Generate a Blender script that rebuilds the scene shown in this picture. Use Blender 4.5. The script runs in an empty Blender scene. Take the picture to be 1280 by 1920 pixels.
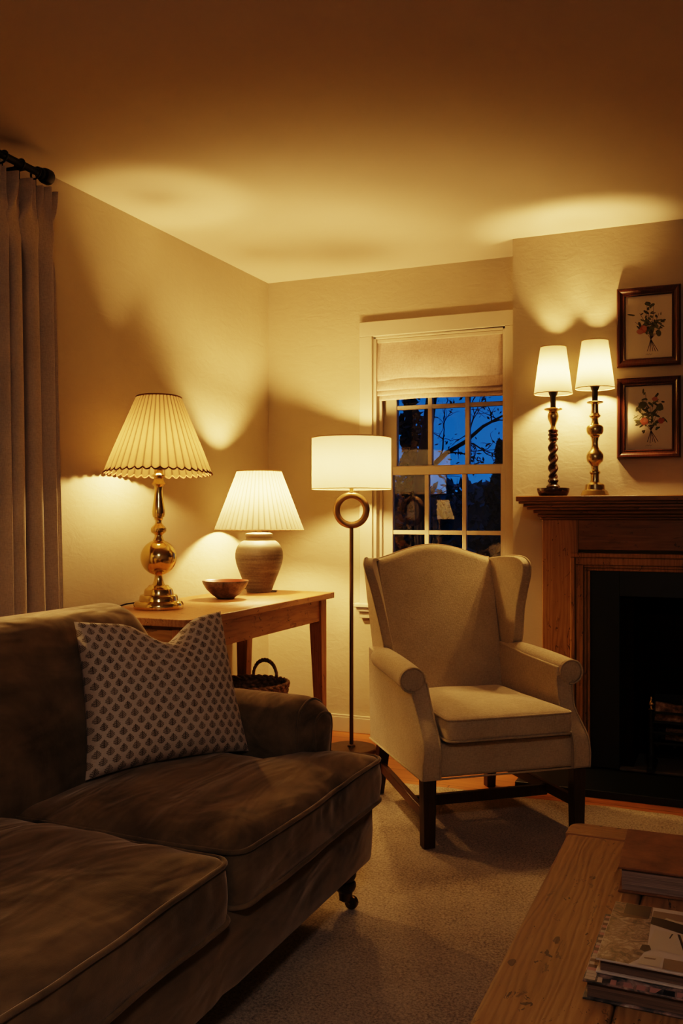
import bpy, math, random
from mathutils import Vector, Matrix, noise
random.seed(7)
PI = math.pi
scn = bpy.context.scene
COL = scn.collection

# ------------------------------------------------------------------ mesh helpers
class MB:
    def __init__(s):
        s.v = []; s.f = []; s.uv = []; s.mi = []; s.has_uv = False
    def add(s, vs, fs, uvs=None, mi=0):
        o = len(s.v)
        s.v += [tuple(p) for p in vs]
        for k, f in enumerate(fs):
            s.f.append([i + o for i in f]); s.mi.append(mi)
            s.uv.append(uvs[k] if uvs else [(0, 0)] * len(f))
        if uvs: s.has_uv = True
        return s
    def box(s, x0, x1, y0, y1, z0, z1, mi=0):
        v = [(x0,y0,z0),(x1,y0,z0),(x1,y1,z0),(x0,y1,z0),(x0,y0,z1),(x1,y0,z1),(x1,y1,z1),(x0,y1,z1)]
        f = [(3,2,1,0),(4,5,6,7),(0,1,5,4),(1,2,6,5),(2,3,7,6),(3,0,4,7)]
        return s.add(v, f, mi=mi)
    def hexa(s, b, t, mi=0):                 # four bottom and four top points, counter-clockwise
        return s.add(list(b) + list(t), [(3,2,1,0),(4,5,6,7),(0,1,5,4),(1,2,6,5),(2,3,7,6),(3,0,4,7)], mi=mi)
    def lathe(s, prof, n=40, c=(0,0,0), cap=True, mi=0, sq=0):
        vs = []; fs = []
        for r, z in prof:
            for i in range(n):
                a = 2*PI*i/n
                k = 1.0
                if sq: k = 1/max(abs(math.cos(a)), abs(math.sin(a)))**sq
                vs.append((c[0]+r*k*math.cos(a), c[1]+r*k*math.sin(a), c[2]+z))
        m = len(prof)
        for j in range(m-1):
            for i in range(n):
                i2 = (i+1) % n
                fs.append((j*n+i, j*n+i2, (j+1)*n+i2, (j+1)*n+i))
        if cap:
            fs.append(tuple(reversed(range(n)))); fs.append(tuple(range((m-1)*n, m*n)))
        return s.add(vs, fs, mi=mi)
    def tube(s, pts, r, n=10, closed=False, mi=0):
        pts = [Vector(p) for p in pts]; N = len(pts)
        rr = r if isinstance(r, (list, tuple)) else [r]*N
        vs = []; fs = []
        up = None
        for k in range(N):
            if closed: t = pts[(k+1) % N] - pts[k-1]
            else: t = pts[min(k+1, N-1)] - pts[max(k-1, 0)]
            if t.length < 1e-9: t = Vector((0,0,1))
            t.normalize()
            if up is None:
                up = Vector((0,0,1)) if abs(t.z) < .9 else Vector((1,0,0))
            a = up - t*up.dot(t)
            if a.length < 1e-6: a = t.orthogonal()
            a.normalize(); up = a; b = t.cross(a)
            for i in range(n):
                w = 2*PI*i/n
                vs.append(pts[k] + (a*math.cos(w) + b*math.sin(w))*rr[k])
        for k in range(N if closed else N-1):
            k2 = (k+1) % N
            for i in range(n):
                i2 = (i+1) % n
                fs.append((k*n+i, k*n+i2, k2*n+i2, k2*n+i))
        if not closed:
            fs.append(tuple(reversed(range(n)))); fs.append(tuple(range((N-1)*n, N*n)))
        return s.add(vs, fs, mi=mi)
    def grid(s, fn, nu, nv, cu=False, cv=False, mi=0, flip=False):
        vs = [fn(i/(nu if cu else nu-1), j/(nv if cv else nv-1)) for j in range(nv) for i in range(nu)]
        fs = []; uvs = []
        for j in range(nv if cv else nv-1):
            for i in range(nu if cu else nu-1):
                i2 = (i+1) % nu; j2 = (j+1) % nv
                q = [j*nu+i, j*nu+i2, j2*nu+i2, j2*nu+i]
                du = nu if cu else nu-1; dv = nv if cv else nv-1
                u = [(i/du, j/dv), ((i+1)/du, j/dv), ((i+1)/du, (j+1)/dv), (i/du, (j+1)/dv)]
                if flip: q.reverse(); u.reverse()
                fs.append(q); uvs.append(u)
        return s.add(vs, fs, uvs, mi)
    def prism(s, poly, lo, hi, axis='x', mi=0):
        n = len(poly)
        def mk(a, b, h):
            return {'x': (h,a,b), 'y': (a,h,b), 'z': (a,b,h)}[axis]
        vs = [mk(a,b,lo) for a,b in poly] + [mk(a,b,hi) for a,b in poly]
        fs = [tuple(range(n)), tuple(reversed(range(n, 2*n)))]
        for i in range(n):
            j = (i+1) % n
            fs.append((i, i+n, j+n, j))
        return s.add(vs, fs, mi=mi)
    def xf(s, M):
        s.v = [tuple(M @ Vector(p)) for p in s.v]; return s
    def build(s, name, mat, parent=None, smooth=35, bevel=0, bseg=2, sub=0, fix=True, solid=0):
        me = bpy.data.meshes.new(name)
        me.from_pydata(s.v, [], s.f)
        for m in (mat if isinstance(mat, (list, tuple)) else [mat]): me.materials.append(m)
        for p, i in zip(me.polygons, s.mi): p.material_index = i
        if s.has_uv:
            L = me.uv_layers.new(name='UVMap')
            for p, u in zip(me.polygons, s.uv):
                for li, c in zip(p.loop_indices, u): L.data[li].uv = c
        if fix:
            import bmesh
            bm = bmesh.new(); bm.from_mesh(me)
            bmesh.ops.remove_doubles(bm, verts=bm.verts, dist=1e-6)
            bmesh.ops.recalc_face_normals(bm, faces=bm.faces)
            bm.to_mesh(me); bm.free()
        if smooth:
            for p in me.polygons: p.use_smooth = True
            if smooth < 180: me.set_sharp_from_angle(angle=math.radians(smooth))
        me.update()
        o = bpy.data.objects.new(name, me); COL.objects.link(o)
        if parent: o.parent = parent
        if bevel:
            b = o.modifiers.new('bevel', 'BEVEL'); b.width = bevel; b.segments = bseg; b.limit_method = 'ANGLE'; b.angle_limit = math.radians(40)
            b.harden_normals = False
        if sub:
            m = o.modifiers.new('sub', 'SUBSURF'); m.levels = sub; m.render_levels = sub
        if solid:
            m = o.modifiers.new('solid', 'SOLIDIFY'); m.thickness = solid; m.offset = 0
        return o

def thing(name, label, cat, loc=(0,0,0), rz=0, group=None):
    o = bpy.data.objects.new(name, None); COL.objects.link(o)
    o.empty_display_size = .1
    o.location = loc; o.rotation_euler = (0,0,rz)
    return tag(o, label, cat, group)
def tag(o, label, cat, group=None):
    o['label'] = label; o['category'] = cat
    if group: o['group'] = group
    return o
def struct(o, label=None):
    o['kind'] = 'structure'
    if label: o['label'] = label
    return o

# ------------------------------------------------------------------ material helpers
class NT:
    def __init__(s, name):
        s.m = bpy.data.materials.new(name); s.m.use_nodes = True
        s.t = s.m.node_tree; s.t.nodes.clear()
        s.out = s.n('ShaderNodeOutputMaterial')
    def n(s, t, **k):
        o = s.t.nodes.new(t)
        for a, b in k.items(): setattr(o, a, b)
        return o
    def set(s, sock, val):
        if isinstance(val, bpy.types.NodeSocket): s.t.links.new(val, sock)
        elif isinstance(val, (tuple, list)) and sock.type == 'RGBA' and len(val) == 3: sock.default_value = (*val, 1)
        else: sock.default_value = val
    def m_(s, op, a, b=0.0, c=None):
        o = s.n('ShaderNodeMath', operation=op)
        s.set(o.inputs[0], a); s.set(o.inputs[1], b)
        if c is not None: s.set(o.inputs[2], c)
        return o.outputs[0]
    def coord(s, kind='Object'): return s.n('ShaderNodeTexCoord').outputs[kind]
    def map(s, vec, scale=(1,1,1), loc=(0,0,0), rot=(0,0,0)):
        o = s.n('ShaderNodeMapping'); s.set(o.inputs['Vector'], vec)
        o.inputs['Scale'].default_value = scale; o.inputs['Location'].default_value = loc; o.inputs['Rotation'].default_value = rot
        return o.outputs[0]
    def noise(s, vec, scale=5, detail=3, rough=.5, dist=0):
        o = s.n('ShaderNodeTexNoise'); s.set(o.inputs['Vector'], vec)
        o.inputs['Scale'].default_value = scale; o.inputs['Detail'].default_value = detail
        o.inputs['Roughness'].default_value = rough; o.inputs['Distortion'].default_value = dist
        return o.outputs['Fac']
    def ramp(s, fac, stops):
        o = s.n('ShaderNodeValToRGB'); s.set(o.inputs[0], fac)
        e = o.color_ramp.elements
        while len(e) < len(stops): e.new(.5)
        for k, (p, c) in enumerate(stops):
            e[k].position = p; e[k].color = (*c, 1) if len(c) == 3 else c
        return o.outputs[0]
    def mix(s, fac, a, b, blend='MIX'):
        o = s.n('ShaderNodeMix', data_type='RGBA', blend_type=blend)
        s.set(o.inputs[0], fac); s.set(o.inputs[6], a); s.set(o.inputs[7], b)
        return o.outputs[2]
    def bump(s, h, strength=.3, dist=.01, normal=None):
        o = s.n('ShaderNodeBump'); s.set(o.inputs['Height'], h)
        o.inputs['Strength'].default_value = strength; o.inputs['Distance'].default_value = dist
        if normal: s.set(o.inputs['Normal'], normal)
        return o.outputs[0]
    def bsdf(s, color, rough=.6, metal=0, normal=None, sheen=0, sheen_tint=None, spec=.5, coat=0):
        o = s.n('ShaderNodeBsdfPrincipled')
        s.set(o.inputs['Base Color'], color); s.set(o.inputs['Roughness'], rough); o.inputs['Metallic'].default_value = metal
        o.inputs['Specular IOR Level'].default_value = spec
        if normal: s.set(o.inputs['Normal'], normal)
        if sheen:
            o.inputs['Sheen Weight'].default_value = sheen; o.inputs['Sheen Roughness'].default_value = .4
            if sheen_tint: o.inputs['Sheen Tint'].default_value = (*sheen_tint, 1)
        if coat: o.inputs['Coat Weight'].default_value = coat; o.inputs['Coat Roughness'].default_value = .15
        return o.outputs[0]
    def done(s, sh): s.t.links.new(sh, s.out.inputs[0]); return s.m
    def mixsh(s, fac, a, b):
        o = s.n('ShaderNodeMixShader'); s.set(o.inputs[0], fac); s.t.links.new(a, o.inputs[1]); s.t.links.new(b, o.inputs[2]); return o.outputs[0]

def m_plain(name, c, rough=.5, metal=0, spec=.5, coat=0):
    t = NT(name); return t.done(t.bsdf(c, rough, metal, spec=spec, coat=coat))
def m_plaster(name, c, bump=.25, var=.12):
    t = NT(name); p = t.coord()
    n1 = t.noise(p, 2.2, 4, .6); n2 = t.noise(p, 26, 4, .62, .6); n3 = t.noise(t.map(p, (1,1,2.2)), 9, 3, .5, 1.5)
    col = t.mix(n1, tuple(x*(1-var) for x in c), tuple(min(1,x*(1+var)) for x in c))
    h = t.m_('ADD', t.m_('MULTIPLY', n2, .6), n3)
    return t.done(t.bsdf(col, .9, normal=t.bump(h, bump, .012), spec=.2))
def m_paint(name, c, rough=.45):
    t = NT(name); p = t.coord()
    n = t.noise(p, 6, 3); col = t.mix(n, tuple(x*.93 for x in c), tuple(min(1,x*1.05) for x in c))
    return t.done(t.bsdf(col, rough, normal=t.bump(t.noise(p, 60, 2), .08, .004), spec=.35))
def m_wood(name, dark, mid, light, axis='y', scale=1.0, rough=.4, knots=.5, bump=.25, coat=0):
    t = NT(name); p = t.coord()
    st = {'x': (.10,1,1), 'y': (1,.10,1), 'z': (1,1,.10)}[axis]
    st = tuple(a*scale for a in st)
    q = t.map(p, st)
    big = t.noise(q, 7, 3, .55, 1.2)
    w = t.n('ShaderNodeTexWave', wave_type='BANDS', bands_direction={'x':'Y','y':'X','z':'X'}[axis])
    t.set(w.inputs['Vector'], t.map(p, tuple(a*1.0 for a in st)))
    w.inputs['Scale'].default_value = 22; w.inputs['Distortion'].default_value = 14; w.inputs['Detail'].default_value = 3; w.inputs['Detail Scale'].default_value = 1.1
    fine = t.noise(t.map(p, tuple(a*6 for a in st)), 22, 3, .6)
    g = t.m_('ADD', t.m_('MULTIPLY', w.outputs['Fac'], .20), t.m_('ADD', t.m_('MULTIPLY', big, .55), t.m_('MULTIPLY', fine, .35)))
    col = t.ramp(g, [(.22, dark), (.52, mid), (.85, light)])
    blot = t.noise(p, 3.1*scale, 4, .6)
    col = t.mix(t.m_('MULTIPLY', t.m_('SUBTRACT', blot, .35), .9), col, tuple(x*.55 for x in mid))
    if knots:
        v = t.n('ShaderNodeTexVoronoi'); t.set(v.inputs['Vector'], t.map(p, {'x':(1.6,5,5),'y':(5,1.6,5),'z':(5,5,1.6)}[axis]))
        v.inputs['Scale'].default_value = 1.5*scale
        k = t.m_('MULTIPLY', t.m_('LESS_THAN', t.m_('ADD', v.outputs['Distance'], t.m_('MULTIPLY', t.noise(p, 40, 2), .12)), .10), .8)
        col = t.mix(t.m_('MULTIPLY', k, knots), col, tuple(x*.25 for x in dark))
        sp = t.noise(t.map(p, {'x':(.5,1,1),'y':(1,.5,1),'z':(1,1,.5)}[axis]), 34, 4, .7, .5)
        sc = t.m_('GREATER_THAN', sp, .645)
        col = t.mix(t.m_('MULTIPLY', sc, knots), col, tuple(x*.3 for x in dark))
        s2 = t.noise(t.map(p, {'x':(.35,1,1),'y':(1.3,.5,1),'z':(1,1,.35)}[axis], rot=(0,0,.5)), 17, 5, .75, 1.2)
        col = t.mix(t.m_('MULTIPLY', t.m_('GREATER_THAN', s2, .615), knots*.6), col, tuple(x*.5 for x in dark))
    return t.done(t.bsdf(col, rough, normal=t.bump(g, bump, .004), spec=.4, coat=coat))
def m_fabric(name, c1, c2, weave=420, bump=.3, sheen=.2, patch=9, tint=None):
    t = NT(name); p = t.coord()
    a = t.noise(t.map(p, (1,1,.25)), weave, 2, .6); b = t.noise(t.map(p, (.25,.25,1)), weave, 2, .6)
    pt = t.noise(p, patch, 4, .6)
    f = t.m_('ADD', t.m_('MULTIPLY', t.m_('ADD', a, b), .35), t.m_('MULTIPLY', pt, .35))
    col = t.ramp(f, [(.3, c1), (.72, c2)])
    h = t.m_('ADD', a, b)
    return t.done(t.bsdf(col, .95, normal=t.bump(h, bump, .002), sheen=sheen, sheen_tint=tint, spec=.15))
def m_velvet(name, c1, c2):
    t = NT(name); p = t.coord()
    w = t.noise(p, 3.2, 5, .62, .8)
    n2 = t.noise(t.map(p, (1,.35,1)), 9, 4, .6, 1.0)
    f = t.m_('ADD', t.m_('MULTIPLY', w, .6), t.m_('MULTIPLY', n2, .45))
    col = t.ramp(f, [(.33, c1), (.5, tuple((a+b)/2 for a,b in zip(c1,c2))), (.7, c2)])
    wr = t.noise(t.map(p, (1.6,.55,1.3)), 6.5, 2, .45, .9)
    h = t.m_('ADD', t.m_('MULTIPLY', wr, 1.0), t.m_('MULTIPLY', t.noise(p, 500, 1), .02))
    return t.done(t.bsdf(col, .85, normal=t.bump(h, .5, .04), sheen=.55, sheen_tint=(1,.82,.62), spec=.12))
def m_metal(name, c, rough=.2, var=.1):
    t = NT(name); p = t.coord()
    r = t.m_('ADD', t.m_('MULTIPLY', t.noise(p, 30, 3), var), rough-var/2)
    col = t.mix(t.noise(p, 12, 4, .6), tuple(x*.75 for x in c), c)
    return t.done(t.bsdf(col, r, 1.0))
def m_shade(name, c, seams=0, trans=.62, seam_dark=.45, lines=None):
    t = NT(name); col = c
    if seams:
        uv = t.n('ShaderNodeSeparateXYZ'); t.set(uv.inputs[0], t.coord('UV'))
        fr = t.m_('FRACT', t.m_('MULTIPLY', uv.outputs[0], seams))
        d = t.m_('ABSOLUTE', t.m_('SUBTRACT', fr, .5))
        k = t.n('ShaderNodeMapRange'); t.set(k.inputs[0], d); k.inputs[1].default_value = .30; k.inputs[2].default_value = .5; k.interpolation_type = 'SMOOTHSTEP'
        k.inputs[3].default_value = 0; k.inputs[4].default_value = seam_dark
        col = t.mix(k.outputs[0], c, tuple(x*.35 for x in c))
    p = t.coord()
    col = t.mix(t.m_('MULTIPLY', t.noise(t.map(p,(1,1,.2)), 160, 2), .25), col, tuple(x*.7 for x in c))
    d = t.n('ShaderNodeBsdfDiffuse'); t.set(d.inputs[0], col)
    r = t.n('ShaderNodeBsdfTranslucent'); t.set(r.inputs[0], col)
    return t.done(t.mixsh(trans, d.outputs[0], r.outputs[0]))
def m_emit(name, c, s):
    t = NT(name); e = t.n('ShaderNodeEmission'); t.set(e.inputs[0], c); e.inputs[1].default_value = s
    return t.done(e.outputs[0])
def m_glass(name, ior=1.6, tint=(.95,.97,1)):
    t = NT(name)
    tr = t.n('ShaderNodeBsdfTransparent'); t.set(tr.inputs[0], tint)
    g = t.n('ShaderNodeBsdfGlossy'); g.inputs['Roughness'].default_value = .0
    f = t.n('ShaderNodeFresnel'); f.inputs[0].default_value = ior
    return t.done(t.mixsh(f.outputs[0], tr.outputs[0], g.outputs[0]))

# ------------------------------------------------------------------ constants
LW, BW, BR, HC = -2.335, 4.475, 4.19, 2.4
TZ = .765
DOME_FILL = 60.0
WARM = (1.0, .62, .255)
M = {}
M['wall'] = m_plaster('wall plaster', (.475,.40,.285), .15)
M['breast'] = m_plaster('chimney plaster', (.475,.40,.285), .13)
M['ceil'] = m_plaster('ceiling plaster', (.62,.54,.43), .08, .05)
M['trim'] = m_paint('trim paint', (.56,.48,.36))
M['floor'] = m_wood('floor boards', (.20,.085,.03), (.36,.17,.06), (.47,.25,.10), 'x', 1.0, .35, .2)
M['pine'] = m_wood('table pine', (.18,.085,.03), (.36,.185,.075), (.47,.27,.12), 'y', 1.0, .4, .8)
M['pinez'] = m_wood('leg pine', (.17,.07,.025), (.33,.15,.055), (.42,.21,.085), 'z', 1.0, .45, .6)
M['oldpine'] = m_wood('old pine', (.11,.052,.018), (.29,.155,.055), (.40,.235,.095), 'y', 1.1, .38, .9, .35)
M['oldpinex'] = m_wood('old pine crosswise', (.11,.052,.018), (.29,.155,.055), (.40,.235,.095), 'x', 1.1, .38, .9, .35)
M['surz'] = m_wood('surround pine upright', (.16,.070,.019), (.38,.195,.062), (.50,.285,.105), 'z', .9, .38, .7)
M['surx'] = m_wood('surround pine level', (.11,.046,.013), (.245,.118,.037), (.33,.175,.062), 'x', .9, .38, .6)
M['mahog'] = m_wood('dark mahogany', (.018,.006,.003), (.04,.013,.006), (.07,.024,.01), 'z', 1.3, .35, 0)
M['frame'] = m_wood('frame mahogany', (.028,.007,.004), (.06,.017,.008), (.09,.028,.012), 'z', 1.3, .28, 0, .05, .3)
M['mahogx'] = m_wood('stretcher wood', (.03,.011,.005), (.08,.03,.012), (.13,.055,.022), 'y', 1.3, .35, 0)
M['velvet'] = m_velvet('brown velvet', (.037,.026,.014), (.26,.185,.10))
M['linen'] = m_fabric('armchair linen', (.36,.285,.18), (.62,.51,.35), 330, .35, .25, 7)
M['linenpipe'] = m_fabric('armchair piping', (.34,.27,.17), (.55,.45,.30), 330, .2, .2, 7)
M['curtain'] = m_fabric('curtain linen', (.42,.35,.26), (.66,.56,.43), 300, .25, .2, 5)
M['blind'] = m_fabric('blind linen', (.40,.31,.24), (.66,.53,.42), 190, .3, .1, 10)
M['brass'] = m_metal('polished brass', (.88,.68,.30), .15)
M['brassold'] = m_metal('old brass', (.66,.50,.23), .24)
M['bronze'] = m_metal('dark bronze', (.30,.20,.10), .32)
M['pole'] = m_metal('pole bronze', (.16,.11,.065), .36)
M['black'] = m_plain('black iron', (.012,.011,.010), .45, .4)
M['castor'] = m_metal('dark brass castor', (.16,.10,.045), .3)
M['socket'] = m_plain('black bakelite', (.01,.009,.008), .35)
M['cord'] = m_plain('cord', (.012,.008,.005), .5)
M['twist'] = m_plain('twisted dark wood', (.045,.012,.006), .22, coat=.4)
M['glass'] = m_glass('window glass', 1.8, (.93,.95,.98))
M['picglass'] = m_glass('picture glass', 1.05, (.97,.97,.97))
M['slate'] = m_plain('dark slate', (.005,.006,.005), .42)
M['soot'] = m_plain('soot brick', (.006,.005,.004), .9, spec=.2)
M['paper'] = m_paint('old paper', (.84,.70,.49), .8)
M['leaf'] = m_plain('printed leaf', (.19,.185,.07), .9)
M['leaf2'] = m_plain('printed dark leaf', (.11,.10,.038), .9)
M['rose'] = m_plain('printed rose', (.52,.16,.08), .9)
M['rose2'] = m_plain('printed pale rose', (.60,.26,.15), .9)
M['ink'] = m_plain('printed stem', (.07,.03,.015), .9)
M['trimbrown'] = m_plain('shade trim', (.20,.10,.04), .8)
M['bulb'] = {}

def lamp_bulb(parent, z, power, r=.026, name='bulb', c=WARM):
    E = power/(4*PI*PI*r*r)
    b = MB().lathe([(r*.4,-r*1.9),(r*.55,-r*1.2),(r*.92,-r*.45),(r,0),(r*.9,r*.45),(r*.6,r*.8),(r*.2,r*.98)], 8, (0,0,z))
    return b.build(name, m_emit('bulb glow %.2f' % power, c, E), parent)

# ------------------------------------------------------------------ room shell
def hole_wall(name, axis, w0, w1, z0, z1, hs, d0, d1, mat):
    """wall slab spanning w0..w1, thickness d0..d1, with rectangular holes (a,b,lo,hi)"""
    b = MB()
    xs = sorted(set([w0, w1] + [h[0] for h in hs] + [h[1] for h in hs])); zs = sorted(set([z0, z1] + [h[2] for h in hs] + [h[3] for h in hs]))
    def inside(x, z): return any(h[0] < x < h[1] and h[2] < z < h[3] for h in hs) or not (w0 < x < w1 and z0 < z < z1)
    for i in range(len(xs)-1):
        for j in range(len(zs)-1):
            xm, zm = (xs[i]+xs[i+1])/2, (zs[j]+zs[j+1])/2
            if inside(xm, zm): continue
            def P(x, d, z): return (x, d, z) if axis == 'x' else (d, x, z)
            a0, a1, c0, c1 = xs[i], xs[i+1], zs[j], zs[j+1]
            for d in (d0, d1): b.add([P(a0,d,c0),P(a1,d,c0),P(a1,d,c1),P(a0,d,c1)], [(0,1,2,3)])
            for (x, other) in ((a0, -1), (a1, 1)):
                if inside(x + other*1e-4, zm): b.add([P(x,d0,c0),P(x,d1,c0),P(x,d1,c1),P(x,d0,c1)], [(0,1,2,3)])
            for (z, other) in ((c0, -1), (c1, 1)):
                if inside(xm, z + other*1e-4): b.add([P(a0,d0,z),P(a1,d0,z),P(a1,d1,z),P(a0,d1,z)], [(0,1,2,3)])
    return struct(b.build(name, mat, smooth=0))
XR, YN = 2.3, -1.5
WX0, WX1, WZ0, WZ1 = -1.721, -1.027, .66, 2.062
hole_wall('wall_back', 'x', LW-.12, XR+.12, 0, HC, [(WX0, WX1, WZ0, WZ1)], BW, BW+.19, M['wall'])
hole_wall('wall_left', 'y', YN, BW, 0, HC, [(.75, 2.2, .84, 2.1)], LW-.12, LW, M['wall'])
hole_wall('wall_right', 'y', YN, BW, 0, HC, [], XR, XR+.12, M['wall'])
hole_wall('wall_near', 'x', LW-.12, XR+.12, 0, HC, [], YN-.12, YN, M['wall'])
hole_wall('wall_chimney', 'x', -.929, .929, 0, HC, [(-.47, .47, -.01, .79)], BR, BW-.002, M['breast'])
struct(MB().box(LW-.12, XR+.12, YN-.12, BW+.19, HC, HC+.1).build('ceiling', M['ceil'], smooth=0))
def floor_mat():
    t = NT('plank floor'); p = t.coord()
    br = t.n('ShaderNodeTexBrick'); t.set(br.inputs['Vector'], p)
    br.inputs['Scale'].default_value = 1; br.inputs['Brick Width'].default_value = 2.2; br.inputs['Row Height'].default_value = .15
    br.inputs['Mortar Size'].default_value = .002; br.inputs['Color1'].default_value = (.40,.40,.40,1); br.inputs['Color2'].default_value = (.62,.62,.62,1); br.inputs['Mortar'].default_value = (0,0,0,1)
    g = t.noise(t.map(p, (.09,1,1)), 30, 4, .6, .8)
    f = t.m_('ADD', t.m_('MULTIPLY', g, .6), t.m_('MULTIPLY', br.outputs['Color'], .45))
    col = t.ramp(f, [(.2, (.12,.04,.012)), (.5, (.34,.135,.042)), (.8, (.48,.21,.07))])
    col = t.mix(br.outputs['Fac'], col, (.03,.012,.005))
    return t.done(t.bsdf(col, .32, normal=t.bump(g, .1, .003), spec=.45))
struct(MB().box(LW-.12, XR+.12, YN-.12, BW+.19, -.1, 0).build('floor', floor_mat(), smooth=0))
def skirt(name, x0, x1, y0, y1):
    b = MB().box(x0, x1, y0, y1, 0, .078)
    sx, sy = (.004 if y1-y0 > x1-x0 else 0), (.004 if x1-x0 > y1-y0 else 0)
    b.box(x0+sx*(x0 > LW+.001), x1-sx, y0+sy, y1, .078, .089)
    return struct(b.build(name, M['trim'], bevel=.002))
skirt('baseboard_back', LW+.018, -.931, BW-.018, BW)
skirt('baseboard_left', LW, LW+.018, YN, BW-.018)
skirt('baseboard_chimney', -.927, -.80, BR-.016, BR)

# ------------------------------------------------------------------ window in the back wall
win = bpy.data.objects.new('window_1', None); COL.objects.link(win); struct(win, 'painted sash window behind the armchair, dusk outside')
win.location = (0, 0, 0)
b = MB()
cw = .071; yc = BW-.022
b.box(WX0-cw, WX0, yc, BW, WZ0, WZ1); b.box(WX1, WX1+cw-.002, yc, BW, WZ0, WZ1)
b.box(WX0-cw, WX1+cw-.002, yc, BW, WZ1, WZ1+.077)
b.build('window_casing', M['trim'], win, bevel=.003)
b = MB(); b.box(WX0-cw-.026, WX1+cw-.004, BW-.06, BW+.05, .660, .680); b.build('window_sill', M['trim'], win, bevel=.004)
b = MB(); b.box(WX0-cw+.002, WX1+cw-.004, BW-.03, BW, .603, .660); b.box(WX0-cw-.008, WX1+cw-.004, BW-.046, BW, .638, .660); b.build('window_apron', M['trim'], win, bevel=.003)
b = MB()   # jamb lining and beads
b.box(WX0, WX0+.016, BW, BW+.18, WZ0+.02, WZ1); b.box(WX1-.016, WX1, BW, BW+.18, WZ0+.02, WZ1); b.box(WX0, WX1, BW, BW+.18, WZ1-.012, WZ1)
b.box(WX0+.016, WX0+.030, BW+.045, BW+.064, WZ0+.02, WZ1); b.box(WX1-.026, WX1-.016, BW+.045, BW+.064, WZ0+.02, WZ1)
b.box(WX0, WX1, BW+.05, BW+.19, WZ0, WZ0+.03)
b.build('window_jamb', M['trim'], win, bevel=.002)
def sash(name, x0, x1, z0, z1, y, gx, gz, d=.036):
    s = MB(); y0, y1 = y, y+d
    s.box(x0, gx[0], y0, y1, z0, z1); s.box(gx[-1], x1, y0, y1, z0, z1)
    s.box(gx[0], gx[-1], y0, y1, z0, gz[0]); s.box(gx[0], gx[-1], y0, y1, gz[-1], z1)
    for k in range(1, len(gx)-2, 2): s.box(gx[k], gx[k+1], y0+.004, y1, gz[0], gz[-1])
    for k in range(1, len(gz)-2, 2): s.box(gx[0], gx[-1], y0+.007, y1-.001, gz[k], gz[k+1])
    o = s.build(name, M['trim'], win, bevel=.0025)
    for i in range(0, len(gx), 2):
        for j in range(0, len(gz), 2):
            MB().box(gx[i], gx[i+1], y+d*.5-.0015, y+d*.5+.0015, gz[j], gz[j+1]).build('window_pane', M['glass'], o, smooth=0)
sash('lower_sash', WX0+.016, WX1-.016, .69, 1.388, BW+.068, [-1.640,-1.467,-1.444,-1.268,-1.246,-1.068], [.755,1.036,1.058,1.345])
sash('upper_sash', WX0+.016, WX1-.016, 1.350, 2.045, BW+.108, [-1.632,-1.462,-1.439,-1.263,-1.240,-1.066], [1.395,1.690,1.712,1.985])
# second window on the left wall, behind the curtain
w2 = bpy.data.objects.new('window_2', None); COL.objects.link(w2); struct(w2, 'window on the left wall behind the curtain')
b = MB(); b.box(LW-.10, LW-.06, .75, .80, .84, 2.1); b.box(LW-.10, LW-.06, 2.15, 2.2, .84, 2.1); b.box(LW-.10, LW-.06, .8, 2.15, .84, .9); b.box(LW-.10, LW-.06, .8, 2.15, 2.04, 2.1)
for yy in (1.23, 1.69): b.box(LW-.095, LW-.065, yy, yy+.022, .9, 2.04)
for zz in (1.26, 1.64): b.box(LW-.094, LW-.066, .8, 2.15, zz, zz+.022)
b.build('window_frame', M['trim'], w2, bevel=.003)
MB().box(LW-.082, LW-.079, .8, 2.15, .9, 2.04).build('window_pane', M['glass'], w2, smooth=0)
MB().box(LW-.06, LW+.20, .70, 2.06, .815, .84).build('window_sill', M['trim'], w2, bevel=.005)

# ------------------------------------------------------------------ roman blind
bl = thing('roman_blind', 'beige linen roman blind half lowered over the sash window', 'blind', (-1.374, 4.505, 1.735))
bx0, bx1 = -.338, .336
def blind_sheet(z0, z1, y0, y1, x0, x1, belly=.0, k=14):
    def fn(u, v):
        z = z0 + (z1-z0)*v
        y = y0 + (y1-y0)*v - belly*math.sin(PI*(1-v))*(1-v)
        return (x0+(x1-x0)*u, y + .003*math.sin(u*7+v*3) + .0025*noise.noise(Vector((u*3, v*3, z0))), z + .004*math.sin(u*5)*(1-v))
    return fn
b = MB(); b.grid(blind_sheet(.098, .315, -.012, .0, bx0+.004, bx1-.006, .02), 24, 16); b.build('upper_panel', M['blind'], bl, smooth=180, solid=.004, fix=False)
b = MB(); b.grid(blind_sheet(.045, .125, -.020, -.002, bx0-.002, bx1, .012), 24, 10); b.build('fold', M['blind'], bl, smooth=180, solid=.004, fix=False)
b = MB(); b.grid(blind_sheet(.020, .075, -.012, .004, bx0+.006, bx1+.001, .01), 24, 8); b.build('fold', M['blind'], bl, smooth=180, solid=.004, fix=False)
b = MB(); b.grid(blind_sheet(-.004, .06, -.004, .012, bx0+.014, bx1+.002, .006), 24, 8); b.build('hem', M['blind'], bl, smooth=180, solid=.005, fix=False)
MB().box(bx0, bx1, -.014, .016, .296, .314).build('headrail', M['trim'], bl, bevel=.002)

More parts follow.
